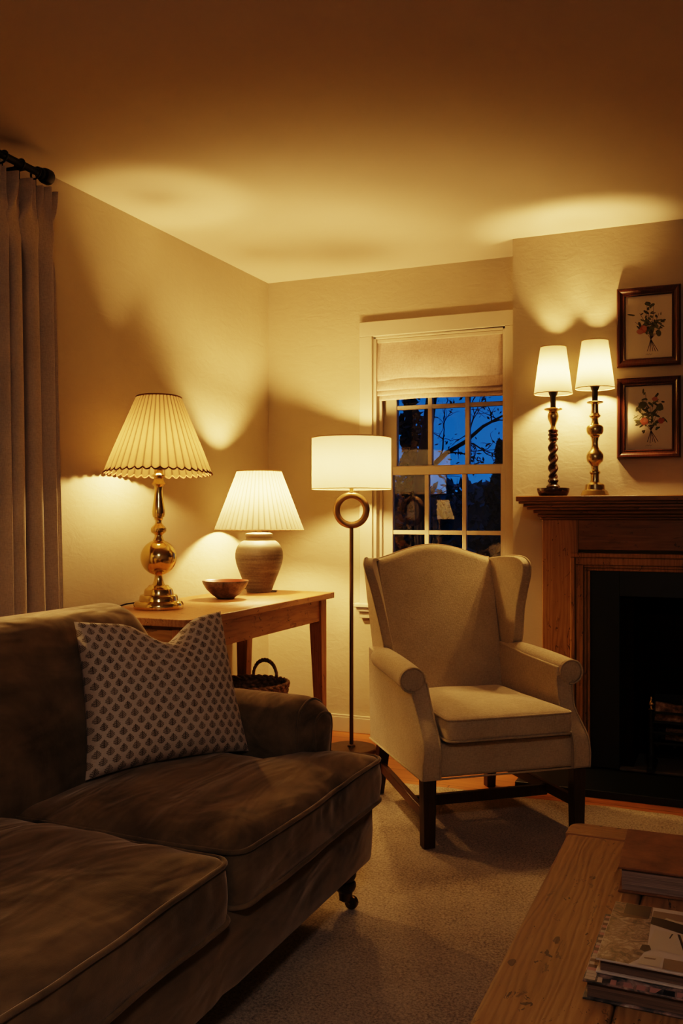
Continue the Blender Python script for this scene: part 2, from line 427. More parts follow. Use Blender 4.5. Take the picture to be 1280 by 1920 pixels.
# ------------------------------------------------------------------ curtain and rod
CX = -2.2
cu = thing('curtain', 'long beige linen curtain with pinch pleats on the left wall', 'curtain', (CX, 2.3, 0))
def cfn(u, v):
    z = .02 + 2.25*v
    ymax = .345 - .06*v
    y = -.20 + (ymax+.20)*u
    s = u*7.0+.35
    ph = 2*PI*s
    head = max(0, min(1, (z-2.10)/.14))
    pinch = math.exp(-((z-2.10)/.06)**2)
    a = .042*(1-.25*v)*(1-pinch*.35)*(1-head*.25)
    w = math.cos(ph + .5*math.sin(s*1.7) + .25*math.sin(z*1.3+s))
    x = -a*w + head*.016*math.cos(3*ph)
    y += .012*math.sin(2*ph+1)*(1-head) + .010*math.sin(z*1.1+s*2.3)*(1-v)
    fr = (s+.0) % 1.0
    y += -pinch*.035*math.sin(ph)
    return (x, y, z)
b = MB(); b.grid(cfn, 260, 60); b.build('curtain_panel', M['curtain'], cu, smooth=180, solid=.003, fix=False)
rod = thing('curtain_rod', 'black iron curtain rod with round end above the curtain', 'curtain rod', (CX, 2.3, 2.315))
b = MB(); b.tube([(0,-1.7,0),(0,.235,0)], .0125, 14); b.build('rod', M['black'], rod)
b = MB(); b.lathe([(.013,0),(.02,.004),(.021,.012),(.013,.016),(.013,.02),(.025,.022),(.027,.03),(.027,.05),(.024,.056),(.01,.058)], 20)
b.xf(Matrix.Translation((0,.215,0)) @ Matrix.Rotation(-PI/2, 4, 'X')); b.build('finial', M['black'], rod)
b = MB(); b.box(-.13,-.01,.15,.165,-.008,.008); b.box(-.134,-.127,.13,.185,-.03,.03); b.build('bracket', M['black'], rod, bevel=.002)
for k in range(7):
    yk = .20 - k*.078
    b = MB(); b.tube([(.020*math.cos(a)*1, yk+.006*math.sin(a), -.006+.022*math.sin(a)) for a in [2*PI*i/18 for i in range(18)]], .0035, 8, True)
    b.tube([(0,yk,-.028),(0,yk,-.052)], .002, 6)
    b.xf(Matrix.Translation((0,0,2.315))); b.build('curtain_ring', M['black'], cu)

# ------------------------------------------------------------------ lamp shade builder
def shade_mesh(rt, rb, z0, z1, pleats=0, amp=0, scal=0, per=6, nz=10, bow=0.0, tilt=0):
    n = pleats*per if pleats else 64
    def fn(u, v):
        a = 2*PI*u
        r = rb + (rt-rb)*v + bow*math.sin(PI*v)
        d = 0
        if pleats:
            fr = (u*pleats) % 1
            tri = abs(math.sin(PI*fr))
            d = amp*(tri-.5)*(r/rb)
        z = z0 + (z1-z0)*v
        if scal: z -= scal*abs(math.sin(PI*((u*pleats) % 1)))*(1-v)**6
        return ((r+d)*math.cos(a), (r+d)*math.sin(a), z)
    return MB().grid(fn, n, nz, cu=True)
def rim(r, z, t, mat, parent, name='shade_rim', pleats=0, amp=0, scal=0, n=64):
    n = pleats*6 if pleats else n
    pts = []
    for i in range(n):
        u = i/n; a = 2*PI*u; f = abs(math.sin(PI*((u*pleats) % 1))) if pleats else .5
        rr = r + amp*(f-.5)
        pts.append((rr*math.cos(a), rr*math.sin(a), z - scal*f))
    return MB().tube(pts, t, 6, True).build(name, mat, parent, smooth=180)
def spider(parent, r, z, mat, r0=.012):
    b = MB()
    for k in range(3):
        a = 2*PI*k/3 + .4
        b.tube([(0,0,z-.012),(r*.5*math.cos(a), r*.5*math.sin(a), z-.01),(r*math.cos(a), r*math.sin(a), z)], .0016, 6)
    b.lathe([(r0,-.014),(r0,-.010)], 16, (0,0,z))
    return b.build('shade_ring', mat, parent)

# ------------------------------------------------------------------ brass lamp
k = .000819
bp = [(118,1113),(120,1108),(120,1090),(115,1082),(112,1077),(95,1074),(93,1066),(91,1052),(86,1046),(72,1044),(70,1030),(66,1018),(52,1008),(47,1000),(31,998),(27,990),(24,980),(20,965),(19,952),(22,944),(28,938)]
sp = [(87*math.cos(a), 865-87*math.sin(a)) for a in [math.radians(-70+i*10) for i in range(15)]]
bp2 = [(24,786),(27,782),(26,776),(20,768),(19,756),(24,749),(35,742),(38,733),(37,722),(30,714),(24,708),(18,702),(15,692),(15,684),(20,680),(22,676),(20,672),(27,668),(30,656),(31,640),(28,615),(23,580),(19,550),(18,530),(20,520),(27,514),(33,508),(32,502),(27,496),(22,484),(23,476),(31,470),(32,464),(26,460),(22,456),(20,440)]
brass = thing('table_lamp', 'tall polished brass table lamp with scalloped pleated shade', 'lamp', (-2.112, 3.105, TZ))
prof = lambda L: [(r*k, (1113-v)*k) for r, v in L]
MB().lathe(prof(bp[:9]), 48).build('base', M['brass'], brass)
MB().lathe(prof(bp[8:] + sp + bp2), 48).build('stem', M['brass'], brass)
b = MB().lathe([(.017,.55),(.018,.553),(.018,.60),(.012,.604),(.012,.62)], 20); b.build('socket', M['brassold'], brass)
lamp_bulb(brass, .600, 22.0, .027)
M['sh1'] = m_shade('pleated shade fabric', (.17,.115,.06), 40, .55, 1.0)
o = shade_mesh(.088, .210, .545, .842, 40, .009, .011, 8, 12).build('shade', M['sh1'], brass, smooth=60, fix=False)
TILT = Matrix.Translation((0,0,.69)) @ Matrix.Rotation(math.radians(-2.6), 4, Vector((math.cos(math.radians(23)), math.sin(math.radians(23)), 0))) @ Matrix.Translation((0,0,-.69))
o.matrix_local = TILT
rim(.209, .5475, .0032, M['trimbrown'], o, 'shade_trim', 40, .009, .011); rim(.0885, .842, .0035, M['trimbrown'], o, 'shade_trim')
spider(brass, .087, .832, M['brassold'], .02)
b = MB().tube([(-.06,.03,.006),(-.10,.0,.02),(-.14,-.02,.014),(-.165,-.05,.004)], .003, 8); b.build('cord', M['cord'], brass)

# ------------------------------------------------------------------ ceramic lamp
def ceramic_mat():
    t = NT('grey stoneware'); p = t.coord()
    z = t.n('ShaderNodeSeparateXYZ'); t.set(z.inputs[0], p)
    st = t.noise(t.map(p, (.6,.6,9)), 9, 4, .65)
    sp_ = t.noise(p, 120, 2, .6)
    f = t.m_('ADD', t.m_('MULTIPLY', st, .7), t.m_('MULTIPLY', sp_, .25))
    col = t.ramp(f, [(.3,(.05,.042,.032)),(.5,(.115,.095,.07)),(.72,(.19,.16,.12))])
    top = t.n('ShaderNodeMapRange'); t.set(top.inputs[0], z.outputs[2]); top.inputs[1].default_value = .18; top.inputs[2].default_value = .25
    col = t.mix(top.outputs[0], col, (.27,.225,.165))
    return t.done(t.bsdf(col, .6, normal=t.bump(st, .25, .004)))
cer = thing('table_lamp', 'grey stoneware jar table lamp with cream gathered shade', 'lamp', (-2.105, 3.94, TZ))
k2 = .000983
cp = [(52,1027),(60,1025),(64,1012),(74,985),(88,950),(102,915),(112,885),(117,858),(117,838),(114,820),(106,800),(94,784),(80,774),(68,768),(64,762),(64,757),(68,753),(69,746),(66,740),(58,736),(30,734)]
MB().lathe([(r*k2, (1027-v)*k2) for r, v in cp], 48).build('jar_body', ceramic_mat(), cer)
MB().lathe([(.013,.286),(.013,.30),(.015,.302),(.015,.345),(.011,.35),(.011,.39)], 20).build('neck', m_plain('ivory neck', (.7,.55,.36), .5), cer)
lamp_bulb(cer, .466, 44.0, .026)
M['sh2'] = m_shade('gathered cream fabric', (.175,.15,.108), 46, .55, .9)
o = shade_mesh(.106, .2135, .300, .583, 46, .006, 0, 6, 12).build('shade', M['sh2'], cer, smooth=60, fix=False)
M['sh2t'] = m_shade('cream shade tape', (.74,.56,.33), 0, .35)
rim(.2135, .302, .0030, M['sh2t'], o, 'shade_trim'); rim(.1065, .583, .003, M['sh2t'], o, 'shade_trim')
spider(cer, .105, .573, M['brassold'], .022)
b = MB().tube([(.05,-.0,.004),(.075,.03,.003),(.06,.07,.003),(-.08,.12,.003),(-.2,.14,.003)], .0025, 6); b.build('cord', M['cord'], cer)

# ------------------------------------------------------------------ floor lamp
fl = thing('floor_lamp', 'slim bronze floor lamp with ring and white drum shade', 'lamp', (-1.69, 4.10, 0))
MB().lathe([(.116,0),(.120,.003),(.120,.020),(.117,.024),(.02,.026),(.018,.034),(.012,.038)], 56).build('base', M['pole'], fl)
MB().tube([(0,0,.03),(0,0,1.075)], .0095, 18).build('pole', M['pole'], fl)
cr = .0715; ang = math.radians(23)
b = MB().tube([(cr*math.cos(a)*math.cos(ang), cr*math.cos(a)*math.sin(ang), 1.160+cr*math.sin(a)) for a in [2*PI*i/48 for i in range(48)]], .0165, 18, True)
b.build('ring', M['bronze'], fl, smooth=180)
MB().lathe([(.011,1.245),(.013,1.248),(.009,1.256),(.009,1.27),(.013,1.272),(.014,1.315),(.009,1.32),(.009,1.33)], 18).build('neck', M['brassold'], fl)
lamp_bulb(fl, 1.385, 30.0, .027)
M['sh3'] = m_shade('white drum linen', (.215,.19,.145), 0, .52)
o = shade_mesh(.191, .191, 1.262, 1.506).build('shade', M['sh3'], fl, smooth=180, fix=False)
M['tape'] = m_shade('drum edge tape', (.50,.34,.18), 0, .2)
rim(.191, 1.506, .0022, M['tape'], o); rim(.191, 1.262, .0016, M['sh2t'], o)
spider(fl, .19, 1.495, M['brassold'], .03)
MB().lathe([(.005,1.49),(.005,1.508),(.009,1.511),(.010,1.518),(.007,1.525),(.002,1.527)], 14).build('finial', M['brass'], fl)
MB().tube([(.10,.05,.006),(.16,.08,.004),(.24,.07,.004),(.33,.12,.004),(.42,.22,.004)], .003, 8).build('cord', M['cord'], fl)

# ------------------------------------------------------------------ bowl
def bowl_mat():
    t = NT('mottled glaze'); p = t.coord()
    n = t.noise(p, 22, 5, .7, .6); v = t.noise(p, 60, 3, .6)
    col = t.ramp(t.m_('ADD', t.m_('MULTIPLY', n, .75), t.m_('MULTIPLY', v, .25)), [(.36,(.03,.02,.012)),(.5,(.10,.075,.048)),(.62,(.19,.15,.10))])
    return t.done(t.bsdf(col, .4, normal=t.bump(n, .2, .003)))
bowl = MB()
bowl.lathe([(.02,0.001),(.036,0),(.040,.004),(.062,.020),(.084,.042),(.099,.066),(.1035,.078),(.1025,.081),(.0985,.078),(.080,.046),(.058,.025),(.030,.014),(.002,.012)], 56)
o = bowl.build('bowl', [bowl_mat()], smooth=50)
inner = m_plain('red glaze inside', (.20,.06,.03), .35); o.data.materials.append(inner)
for p in o.data.polygons:
    c = p.center; r = math.hypot(c.x, c.y)
    if p.normal.z > .15 and c.z > .013 and r < .101: p.material_index = 1
o.location = (-2.085, 3.585, TZ); tag(o, 'small mottled stoneware bowl with reddish inside on the pine table', 'bowl')

# ------------------------------------------------------------------ side table
tb = thing('side_table', 'long pine side table with tapered legs against the left wall', 'table', (-2.03, 3.46, 0))
tx0, tx1, ty0, ty1 = -.262, .256, -.665, .63
b = MB()
cr_ = .035
poly = [(tx0,ty0),(tx1-cr_,ty0)] + [(tx1-cr_+cr_*math.sin(a), ty0+cr_-cr_*math.cos(a)) for a in [math.radians(15*i) for i in range(1,7)]] + [(tx1,ty1),(tx0,ty1)]
b.prism(poly, TZ-.028, TZ, 'z'); b.build('tabletop', M['pine'], tb, bevel=.003)
for (nm, xx0, xx1, yy0, yy1, mt) in (('apron',.195,.217,-.60,.565,'pine'),('apron',-.225,-.203,-.60,.565,'pine'),('apron',-.20,.195,-.625,-.603,'oldpinex'),('apron',-.20,.195,.568,.59,'oldpinex')):
    MB().box(xx0,xx1,yy0,yy1,.632,TZ-.028).build(nm, M[mt], tb, bevel=.002)
for sx, sy in ((1,1),(1,-1),(-1,1),(-1,-1)):
    ox = .227 if sx > 0 else -.235; oy = .60 if sy > 0 else -.635
    w, wb = .062, .036
    xa, xb = sorted((ox, ox-sx*w)); ya, yb = sorted((oy, oy-sy*w))
    xc, xd = sorted((ox, ox-sx*wb)); yc_, yd = sorted((oy, oy-sy*wb))
    b = MB(); b.box(xa,xb,ya,yb,.60,TZ-.028)
    b.hexa([(xc,yc_,0),(xd,yc_,0),(xd,yd,0),(xc,yd,0)], [(xa,ya,.60),(xb,ya,.60),(xb,yb,.60),(xa,yb,.60)])
    b.build('leg', M['pinez'], tb, bevel=.002)

# ------------------------------------------------------------------ basket
def wicker_mat():
    t = NT('dark wicker'); p = t.coord()
    col = t.ramp(t.noise(p, 70, 3, .6), [(.3,(.05,.026,.012)),(.55,(.19,.105,.05)),(.75,(.38,.235,.125))])
    return t.done(t.bsdf(col, .6, normal=t.bump(t.noise(p, 200, 2), .3, .002)))
M['wicker'] = wicker_mat()
bk = thing('wicker_basket', 'round dark wicker basket with looped handles under the pine table', 'basket', (-2.075, 3.80, 0))
def weave(u, v):
    a = 2*PI*u; z = .005 + .345*v
    r = .135 + .038*v
    row = int(v*18)
    r += .0055*math.sin(a*26 + PI*row)*abs(math.sin(PI*v*18))+.002*math.sin(PI*v*36)
    return (r*math.cos(a), r*math.sin(a), z)
b = MB(); b.grid(weave, 208, 109, cu=True); b.lathe([(.001,.006),(.135,.006)], 40, cap=False); b.build('basket_body', M['wicker'], bk, smooth=180, solid=.006, fix=False)
for ph in (0, PI):
    b = MB(); b.tube([((.174+.004*math.sin(i*.9+ph))*math.cos(2*PI*i/120), (.174+.004*math.sin(i*.9+ph))*math.sin(2*PI*i/120), .352+.006*math.cos(i*.9+ph)) for i in range(120)], .007, 8, True)
    b.build('rim', M['wicker'], bk, smooth=180)
for a0 in (math.radians(95), math.radians(240)):
    cx_, cy_ = .172*math.cos(a0), .172*math.sin(a0); tx_, ty_ = -math.sin(a0), math.cos(a0)
    for ph in (0, 2.1, 4.2):
        pts = []
        for i in range(50):
            s = PI*i/49; hh = .062*math.cos(s); zz = .34 + .095*math.sin(s)**.8
            tw = s*9+ph
            pts.append((cx_+tx_*hh+.005*math.cos(tw)*math.cos(a0), cy_+ty_*hh+.005*math.cos(tw)*math.sin(a0), zz+.005*math.sin(tw)))
        bb = b if ph else MB(); bb.tube(pts, .006, 8); b = bb
    b.build('handle', M['wicker'], bk, smooth=180)

# ------------------------------------------------------------------ sofa
SX, SY = -.95, 2.49
sofa = thing('sofa', 'brown velvet roll-arm sofa with turned castor legs', 'sofa', (-1.42, 1.64, 0))
ox, oy = 1.42, -1.64       # world -> local
def W2L(p): return (p[0]+ox, p[1]+oy, p[2])
# base
def base_fn():
    b = MB()
    n = 0
    x0, x1, y0, y1 = -1.88, SX, .79, SY
    pts = []
    r = .045
    for cx_, cy_, a0 in ((x1-r,y1-r,0),(x0+r,y1-r,90),(x0+r,y0+r,180),(x1-r,y0+r,270)):
        for i in range(7):
            a = math.radians(a0+15*i); pts.append((cx_+r*math.cos(a), cy_+r*math.sin(a)))
    # subdivide the outline
    out = []
    for i in range(len(pts)):
        a, c = pts[i], pts[(i+1) % len(pts)]
        L = math.hypot(c[0]-a[0], c[1]-a[1]); m = max(1, int(L/.05))
        out += [(a[0]+(c[0]-a[0])*t/m, a[1]+(c[1]-a[1])*t/m) for t in range(m)]
    cx_, cy_ = (x0+x1)/2, (y0+y1)/2
    lv = [(.155,-.02),(.158,-.004),(.168,.0),(.24,.006),(.305,.003),(.325,-.004),(.33,-.03)]
    vs = []; N = len(out)
    for z, d in lv:
        for (x, y) in out:
            dx, dy = (x-cx_), (y-cy_); L = math.hypot(dx, dy)
            seam = .006*math.exp(-((y-1.64)/.012)**2) if x > SX-.1 else 0
            vs.append(W2L((x+d*dx/L-seam, y+d*dy/L, z)))
    fs = [(j*N+i, j*N+(i+1) % N, (j+1)*N+(i+1) % N, (j+1)*N+i) for j in range(len(lv)-1) for i in range(N)]
    fs += [tuple(reversed(range(N))), tuple(range((len(lv)-1)*N, len(lv)*N))]
    b.add(vs, fs); return b
base_fn().build('sofa_base', M['velvet'], sofa, smooth=50)
# cushions
def rounded(poly, r, seg=6):
    out = []; n = len(poly)
    for i in range(n):
        p0, p1, p2 = Vector(poly[i-1]), Vector(poly[i]), Vector(poly[(i+1) % n])
        a = (p0-p1).normalized(); c = (p2-p1).normalized()
        rr = r[i] if isinstance(r, (list, tuple)) else r
        rr = min(rr, (p0-p1).length*.45, (p2-p1).length*.45)
        s, e = p1+a*rr, p1+c*rr
        for k_ in range(seg+1):
            t = k_/seg; out.append(tuple(s*(1-t)**2 + p1*2*t*(1-t) + e*t*t))
    return out
def resample(out, step):
    res = []
    for i in range(len(out)):
        a, c = out[i], out[(i+1) % len(out)]
        L = math.hypot(c[0]-a[0], c[1]-a[1]); m = max(1, int(round(L/step)))
        res += [(a[0]+(c[0]-a[0])*t/m, a[1]+(c[1]-a[1])*t/m) for t in range(m)]
    return res
def cushion(name, poly, r, z0, z1, crown, bulge, mat, pmat, parent, seed=0, pr=.006, step=.02, wr=.006, center=None, offs=(0,0), pipes=True, pipebottom=True, pucker=0):
    out = resample(rounded(poly, r), step); N = len(out)
    cx_, cy_ = center or (sum(p[0] for p in out)/N, sum(p[1] for p in out)/N)
    lv = [(.0, z0+.005), (.5, z0-.004), (.85, z0-.002), (.97, z0+.002), (1, z0+.010)]
    H_ = z1-z0
    lv += [(1+bulge*math.sin(PI*t), z0+.010+(H_-.020)*t) for t in (.12,.25,.4,.5,.6,.75,.88)]
    lv += [(1, z1-.008), (.985, z1), (.96, z1+crown*.16), (.92, z1+crown*.34), (.86, z1+crown*.54), (.78, z1+crown*.72), (.68, z1+crown*.86), (.55, z1+crown*.95), (.4, z1+crown), (.25, z1+crown), (.12, z1+crown), (0, z1+crown)]
    vs = []
    for s_, z in lv:
        for (x, y) in out:
            X, Y_ = cx_+(x-cx_)*s_, cy_+(y-cy_)*s_
            q = Vector((X*5+seed, Y_*3.2, z*5)); d = wr*(noise.noise(q) + .5*noise.noise(q*2.6))
            q2 = Vector((X*14+seed, Y_*6, z*9)); d += wr*.3*noise.noise(q2)
            L = math.hypot(x-cx_, y-cy_)+1e-6
            side = 1 if .97 <= s_ else 0
            if pucker and s_ > 1 and z > z0+.3*H_: d += pucker*noise.noise(Vector((X*26, Y_*26, seed)))*min(1, (z-z0-.3*H_)/(.4*H_))
            vs.append((X+offs[0]+side*d*(x-cx_)/L, Y_+offs[1]+side*d*(y-cy_)/L, z+(0 if s_ > .97 else d*1.6*(z > z1))))
    m = len(lv)
    fs = [(j*N+i, j*N+(i+1) % N, (j+1)*N+(i+1) % N, (j+1)*N+i) for j in range(m-1) for i in range(N)]
    b = MB(); b.add(vs, fs)
    o = b.build(name, mat, parent, smooth=180)
    if pipes:
        for zz in ((z1-.003, z0+.006) if pipebottom else (z1-.003,)):
            b = MB(); pts = []
            for (x, y) in out:
                q = Vector((x*5+seed, y*3.2, zz*5)); d = wr*(noise.noise(q) + .5*noise.noise(q*2.6)) + .002
                L = math.hypot(x-cx_, y-cy_)+1e-6
                pts.append((x+offs[0]+d*(x-cx_)/L, y+offs[1]+d*(y-cy_)/L, zz))
            b.tube(pts, pr, 8, True); b.build('piping', pmat, o, smooth=180)
    return o
FX = -.925
far = [(-1.56,1.655),(FX,1.655),(FX,2.485),(-1.045,2.485),(-1.045,2.305),(-1.56,2.305)]
near = [(-1.56,1.625),(-1.56,.975),(-1.045,.975),(-1.045,.795),(FX,.795),(FX,1.625)]
cushion('seat_cushion', far, [.05,.05,.06,.03,.02,.05], .322, .446, .040, .012, M['velvet'], M['velvet'], sofa, 3, .0055, .013, .008, (-1.22,1.99), (ox,oy), pucker=.006)
cushion('seat_cushion', near, [.05,.05,.02,.03,.06,.05], .322, .446, .040, .012, M['velvet'], M['velvet'], sofa, 11, .0055, .013, .008, (-1.22,1.29), (ox,oy), pucker=.006)
# back
def back_pt(t, ins):
    """profile in x,z (world) going front bottom -> top -> rear bottom"""
    pts = [(-1.50,.30),(-1.515,.45),(-1.545,.60),(-1.59,.75),(-1.635,.823),(-1.68,.860),(-1.735,.873),(-1.79,.863),(-1.84,.825),(-1.868,.76),(-1.875,.60),(-1.875,.17)]
    n = len(pts)-1; f = t*n; i = min(int(f), n-1); u = f-i
    p0, p1, p2, p3 = (Vector(pts[max(0,min(n,i+q))]) for q in (-1,0,1,2))
    p = .5*((2*p1)+(-p0+p2)*u+(2*p0-5*p1+4*p2-p3)*u*u+(-p0+3*p1-3*p2+p3)*u**3)
    c = Vector((-1.72, min(.70, p[1])))
    d = c-p
    if d.length > 1e-6: p = p + d.normalized()*min(ins, d.length)
    return p
def back_fn(u, v):
    y0, y1 = .92, 2.362
    R = .085
    y = y0 + (y1-y0)*u
    # concentrate at the ends
    uu = .5-.5*math.cos(PI*u); y = y0+(y1-y0)*uu
    e = min(y-y0, y1-y)
    ins = R - math.sqrt(max(0, R*R-(R-min(e,R))**2))
    p = back_pt(v, ins)
    w = .006*noise.noise(Vector((y*3, v*6, 2)))
    return W2L((p[0]+w, y, p[1]+.5*w))
b = MB(); b.grid(back_fn, 70, 60)
for uu in (0, 1):
    ring = [back_fn(uu, j/59) for j in range(60)]; b.add(ring, [tuple(range(60))])
bo = b.build('sofa_back', M['velvet'], sofa, smooth=60)
M['velvetdark'] = m_velvet('brown velvet piping', (.022,.012,.005), (.07,.04,.016))
for u in (.965, .035):
    b = MB(); b.tube([back_fn(u, j/70) for j in range(4, 68)], .006, 8); b.build('piping', M['velvetdark'], bo, smooth=180)
# arms
def arm(y0, y1, flip):
    def prof(v, ins):
        c = (y0+y1)/2; hw = (y1-y0)/2+.006
        pts = [(-hw*.86,.30),(-hw*.88,.42),(-hw*.98,.50),(-hw,.545),(-hw*.82,.588),(-hw*.42,.610),(0,.617),(hw*.42,.610),(hw*.82,.588),(hw*1.0,.545),(hw*.98,.50),(hw*.88,.42),(hw*.86,.17)]
        n = len(pts)-1; f = v*n; i = min(int(f), n-1); u = f-i
        p0, p1, p2, p3 = (Vector(pts[max(0,min(n,i+q))]) for q in (-1,0,1,2))
        p = .5*((2*p1)+(-p0+p2)*u+(2*p0-5*p1+4*p2-p3)*u*u+(-p0+3*p1-3*p2+p3)*u**3)
        cc = Vector((0, min(.51, p[1]))); d = cc-p
        if d.length > 1e-6: p = p+d.normalized()*min(ins, d.length*.97)
        return (c+p[0], p[1])
    xb, xf = -1.72, -1.062
    def fn(u, v):
        uu = math.sin(PI/2*u)
        x = xb+(xf-xb)*uu
        R = .085; e = xf-x
        ins = R-math.sqrt(max(0, R*R-(R-min(e,R))**2))
        y, z = prof(v, ins)
        return W2L((x, y, z+.012*(1-uu)))
    b = MB(); b.grid(fn, 44, 48)
    b.add([fn(1, j/47) for j in range(48)], [tuple(range(48))])
    o = b.build('arm', M['velvet'], sofa, smooth=60)
    for e in (.05, .012):
        uq = math.asin((xf-e-xb)/(xf-xb))/(PI/2)
        b = MB(); b.tube([fn(uq, j/60) for j in range(6, 56)], .0045, 8); b.build('piping', M['velvet'], o, smooth=180)
arm(2.300, 2.485, 1); arm(.795, .980, -1)
def sofa_leg(x, y):
    b = MB().lathe([(.026,.165),(.028,.15),(.022,.143),(.019,.135),(.026,.128),(.031,.118),(.031,.108),(.026,.098),(.024,.092),(.022,.088)], 20, W2L((x,y,0)))
    b.lathe([(.024,.092),(.030,.088),(.031,.080),(.026,.068),(.020,.062)], 20, W2L((x,y,0)))
    lg = b.build('leg', M['mahog'], sofa)
    b = MB().lathe([(.020,.066),(.021,.062),(.018,.044),(.019,.041),(.012,.036)], 16, W2L((x,y,0)))
    b.lathe([(.017,-.009),(.019,-.006),(.019,.006),(.017,.009)], 20)
    n_ = 4*20
    wheel = b.v[-n_:]
    Mx = Matrix.Translation(W2L((x+.016,y+.006,.0325))) @ Matrix.Rotation(PI/2, 4, 'X')
    b.v[-n_:] = [tuple(Mx @ Vector(p)) for p in wheel]
    q = W2L((x,y,0)); b.tube([(q[0],q[1]+.014,.045),(q[0]+.016,q[1]+.018,.031)], .004, 8); b.tube([(q[0],q[1]-.006,.045),(q[0]+.016,q[1]-.006,.031)], .004, 8)
    b.build('castor', M['castor'], lg)
for x in (-1.02, -1.82):
    for y in (2.43, .86): sofa_leg(x, y)

# ------------------------------------------------------------------ scatter cushion
def pillow_mat():
    t = NT('block print fabric'); uv = t.n('ShaderNodeSeparateXYZ'); t.set(uv.inputs[0], t.coord('UV'))
    V = t.m_('MULTIPLY', uv.outputs[1], 19.0); U = t.m_('MULTIPLY', uv.outputs[0], 14.0)
    row = t.m_('FLOOR', V)
    U2 = t.m_('ADD', U, t.m_('MULTIPLY', t.m_('MODULO', row, 2.0), .5))
    x = t.m_('MULTIPLY', t.m_('SUBTRACT', t.m_('FRACT', U2), .5), 2.0); y = t.m_('SUBTRACT', t.m_('FRACT', V), .44)
    ax = t.m_('ABSOLUTE', x)
    up = t.m_('MAXIMUM', y, 0.0)
    hw = t.m_('SUBTRACT', .64, t.m_('ADD', t.m_('MULTIPLY', t.m_('POWER', up, 1.4), 1.30), t.m_('MULTIPLY', t.m_('COSINE', t.m_('MULTIPLY', y, 26.0)), .05)))
    low = t.m_('SUBTRACT', 1.0, t.m_('MULTIPLY', t.m_('POWER', t.m_('MAXIMUM', t.m_('MULTIPLY', y, -1.0), 0.0), 2.0), 3.4))
    hw = t.m_('MULTIPLY', hw, low)
    body = t.m_('MULTIPLY', t.m_('LESS_THAN', ax, hw), t.m_('GREATER_THAN', y, -.42))
    ribs = t.m_('GREATER_THAN', t.m_('SINE', t.m_('ADD', t.m_('MULTIPLY', y, 30.0), t.m_('MULTIPLY', ax, -14.0))), -.1)
    core = t.m_('LESS_THAN', ax, .07)
    f = t.m_('MULTIPLY', body, t.m_('MAXIMUM', t.m_('ADD', .35, t.m_('MULTIPLY', ribs, .55)), core))
    p = t.coord(); worn = t.noise(p, 34, 3, .6)
    f = t.m_('MULTIPLY', f, t.m_('ADD', .45, t.m_('MULTIPLY', worn, .8)))
    ground = t.mix(t.noise(p, 300, 2), (.50,.42,.33), (.68,.58,.465))
    col = t.mix(f, ground, (.085,.055,.03))
    return t.done(t.bsdf(col, .95, normal=t.bump(t.noise(p, 500, 2), .25, .002), sheen=.15, spec=.1))
pil = MB()
S = .455
def pil_side(sgn):
    def fn(u, v):
        a, c = 2*u-1, 2*v-1
        th = .088*((1-a*a)*(1-c*c))**.42
        pin = .075
        x = a*(1-pin*(1-a*a*0)*(1-c*c)*abs(a)**2)*S/2
        y = c*(1-pin*(1-a*a))*S/2
        dent = math.exp(-(a-.12)**2/.10)*max(0, (c+.1)/1.1)**3
        y -= .075*dent
        th *= (1-.35*dent)
        fold = .010*math.sin((a-.1)*9+c*4)*math.exp(-((a-.1)**2)/.12)*max(0,c)
        q = Vector((a*2.2, c*2.2, sgn*3.0))
        th2 = th + .007*noise.noise(q)*(1-a**8)*(1-c**8) + fold*(1-c**6)
        # slump at the bottom
        y2 = y
        if c < -.6:
            th2 += .012*(-c-.6)/.4*(1-a**6)
        return (x*1.055*(1-(.05+.05*(a < 0))*(c+1)/2*abs(a)), (y2+S/2)*.90, sgn*th2)
    return fn
pil.grid(pil_side(1), 61, 61); pil.grid(pil_side(-1), 61, 61, flip=True)
po = pil.build('throw_pillow', pillow_mat(), smooth=180, fix=False)
BL, BRt = Vector((-1.500,1.885,.470)), Vector((-1.262,2.300,.470))
ux = (BRt-BL).normalized(); nn = Vector((ux.y, -ux.x, 0))
uy = (-nn*.34 + Vector((0,0,.94))).normalized(); un = ux.cross(uy)
mid = (BL+BRt)/2
po.matrix_world = Matrix(((ux.x,uy.x,un.x,mid.x),(ux.y,uy.y,un.y,mid.y),(ux.z,uy.z,un.z,mid.z),(0,0,0,1)))
tag(po, 'beige block-printed square pillow with dented top leaning on the brown sofa', 'pillow')

# ------------------------------------------------------------------ wing chair
CH_A = math.radians(39.7)
ch = thing('wing_chair', 'beige linen wing chair with dark wooden legs near the fireplace', 'armchair', (-.926, 3.403, 0), CH_A)
LN, LP = M['linen'], M['linenpipe']
def smoothbox(name, poly, lo, hi, axis, rad, mat, parent, seg=3, sm=60):
    return MB().prism(poly, lo, hi, axis).build(name, mat, parent, smooth=sm, bevel=rad, bseg=seg)
# front rail and seat deck
b = MB(); b.hexa([(-.262,-.318,.247),(.262,-.318,.247),(.235,.285,.247),(-.235,.285,.247)], [(-.262,-.318,.362),(.262,-.318,.362),(.235,.285,.362),(-.235,.285,.362)])
fr_ = b.build('seat_frame', LN, ch, bevel=.012, bseg=3)
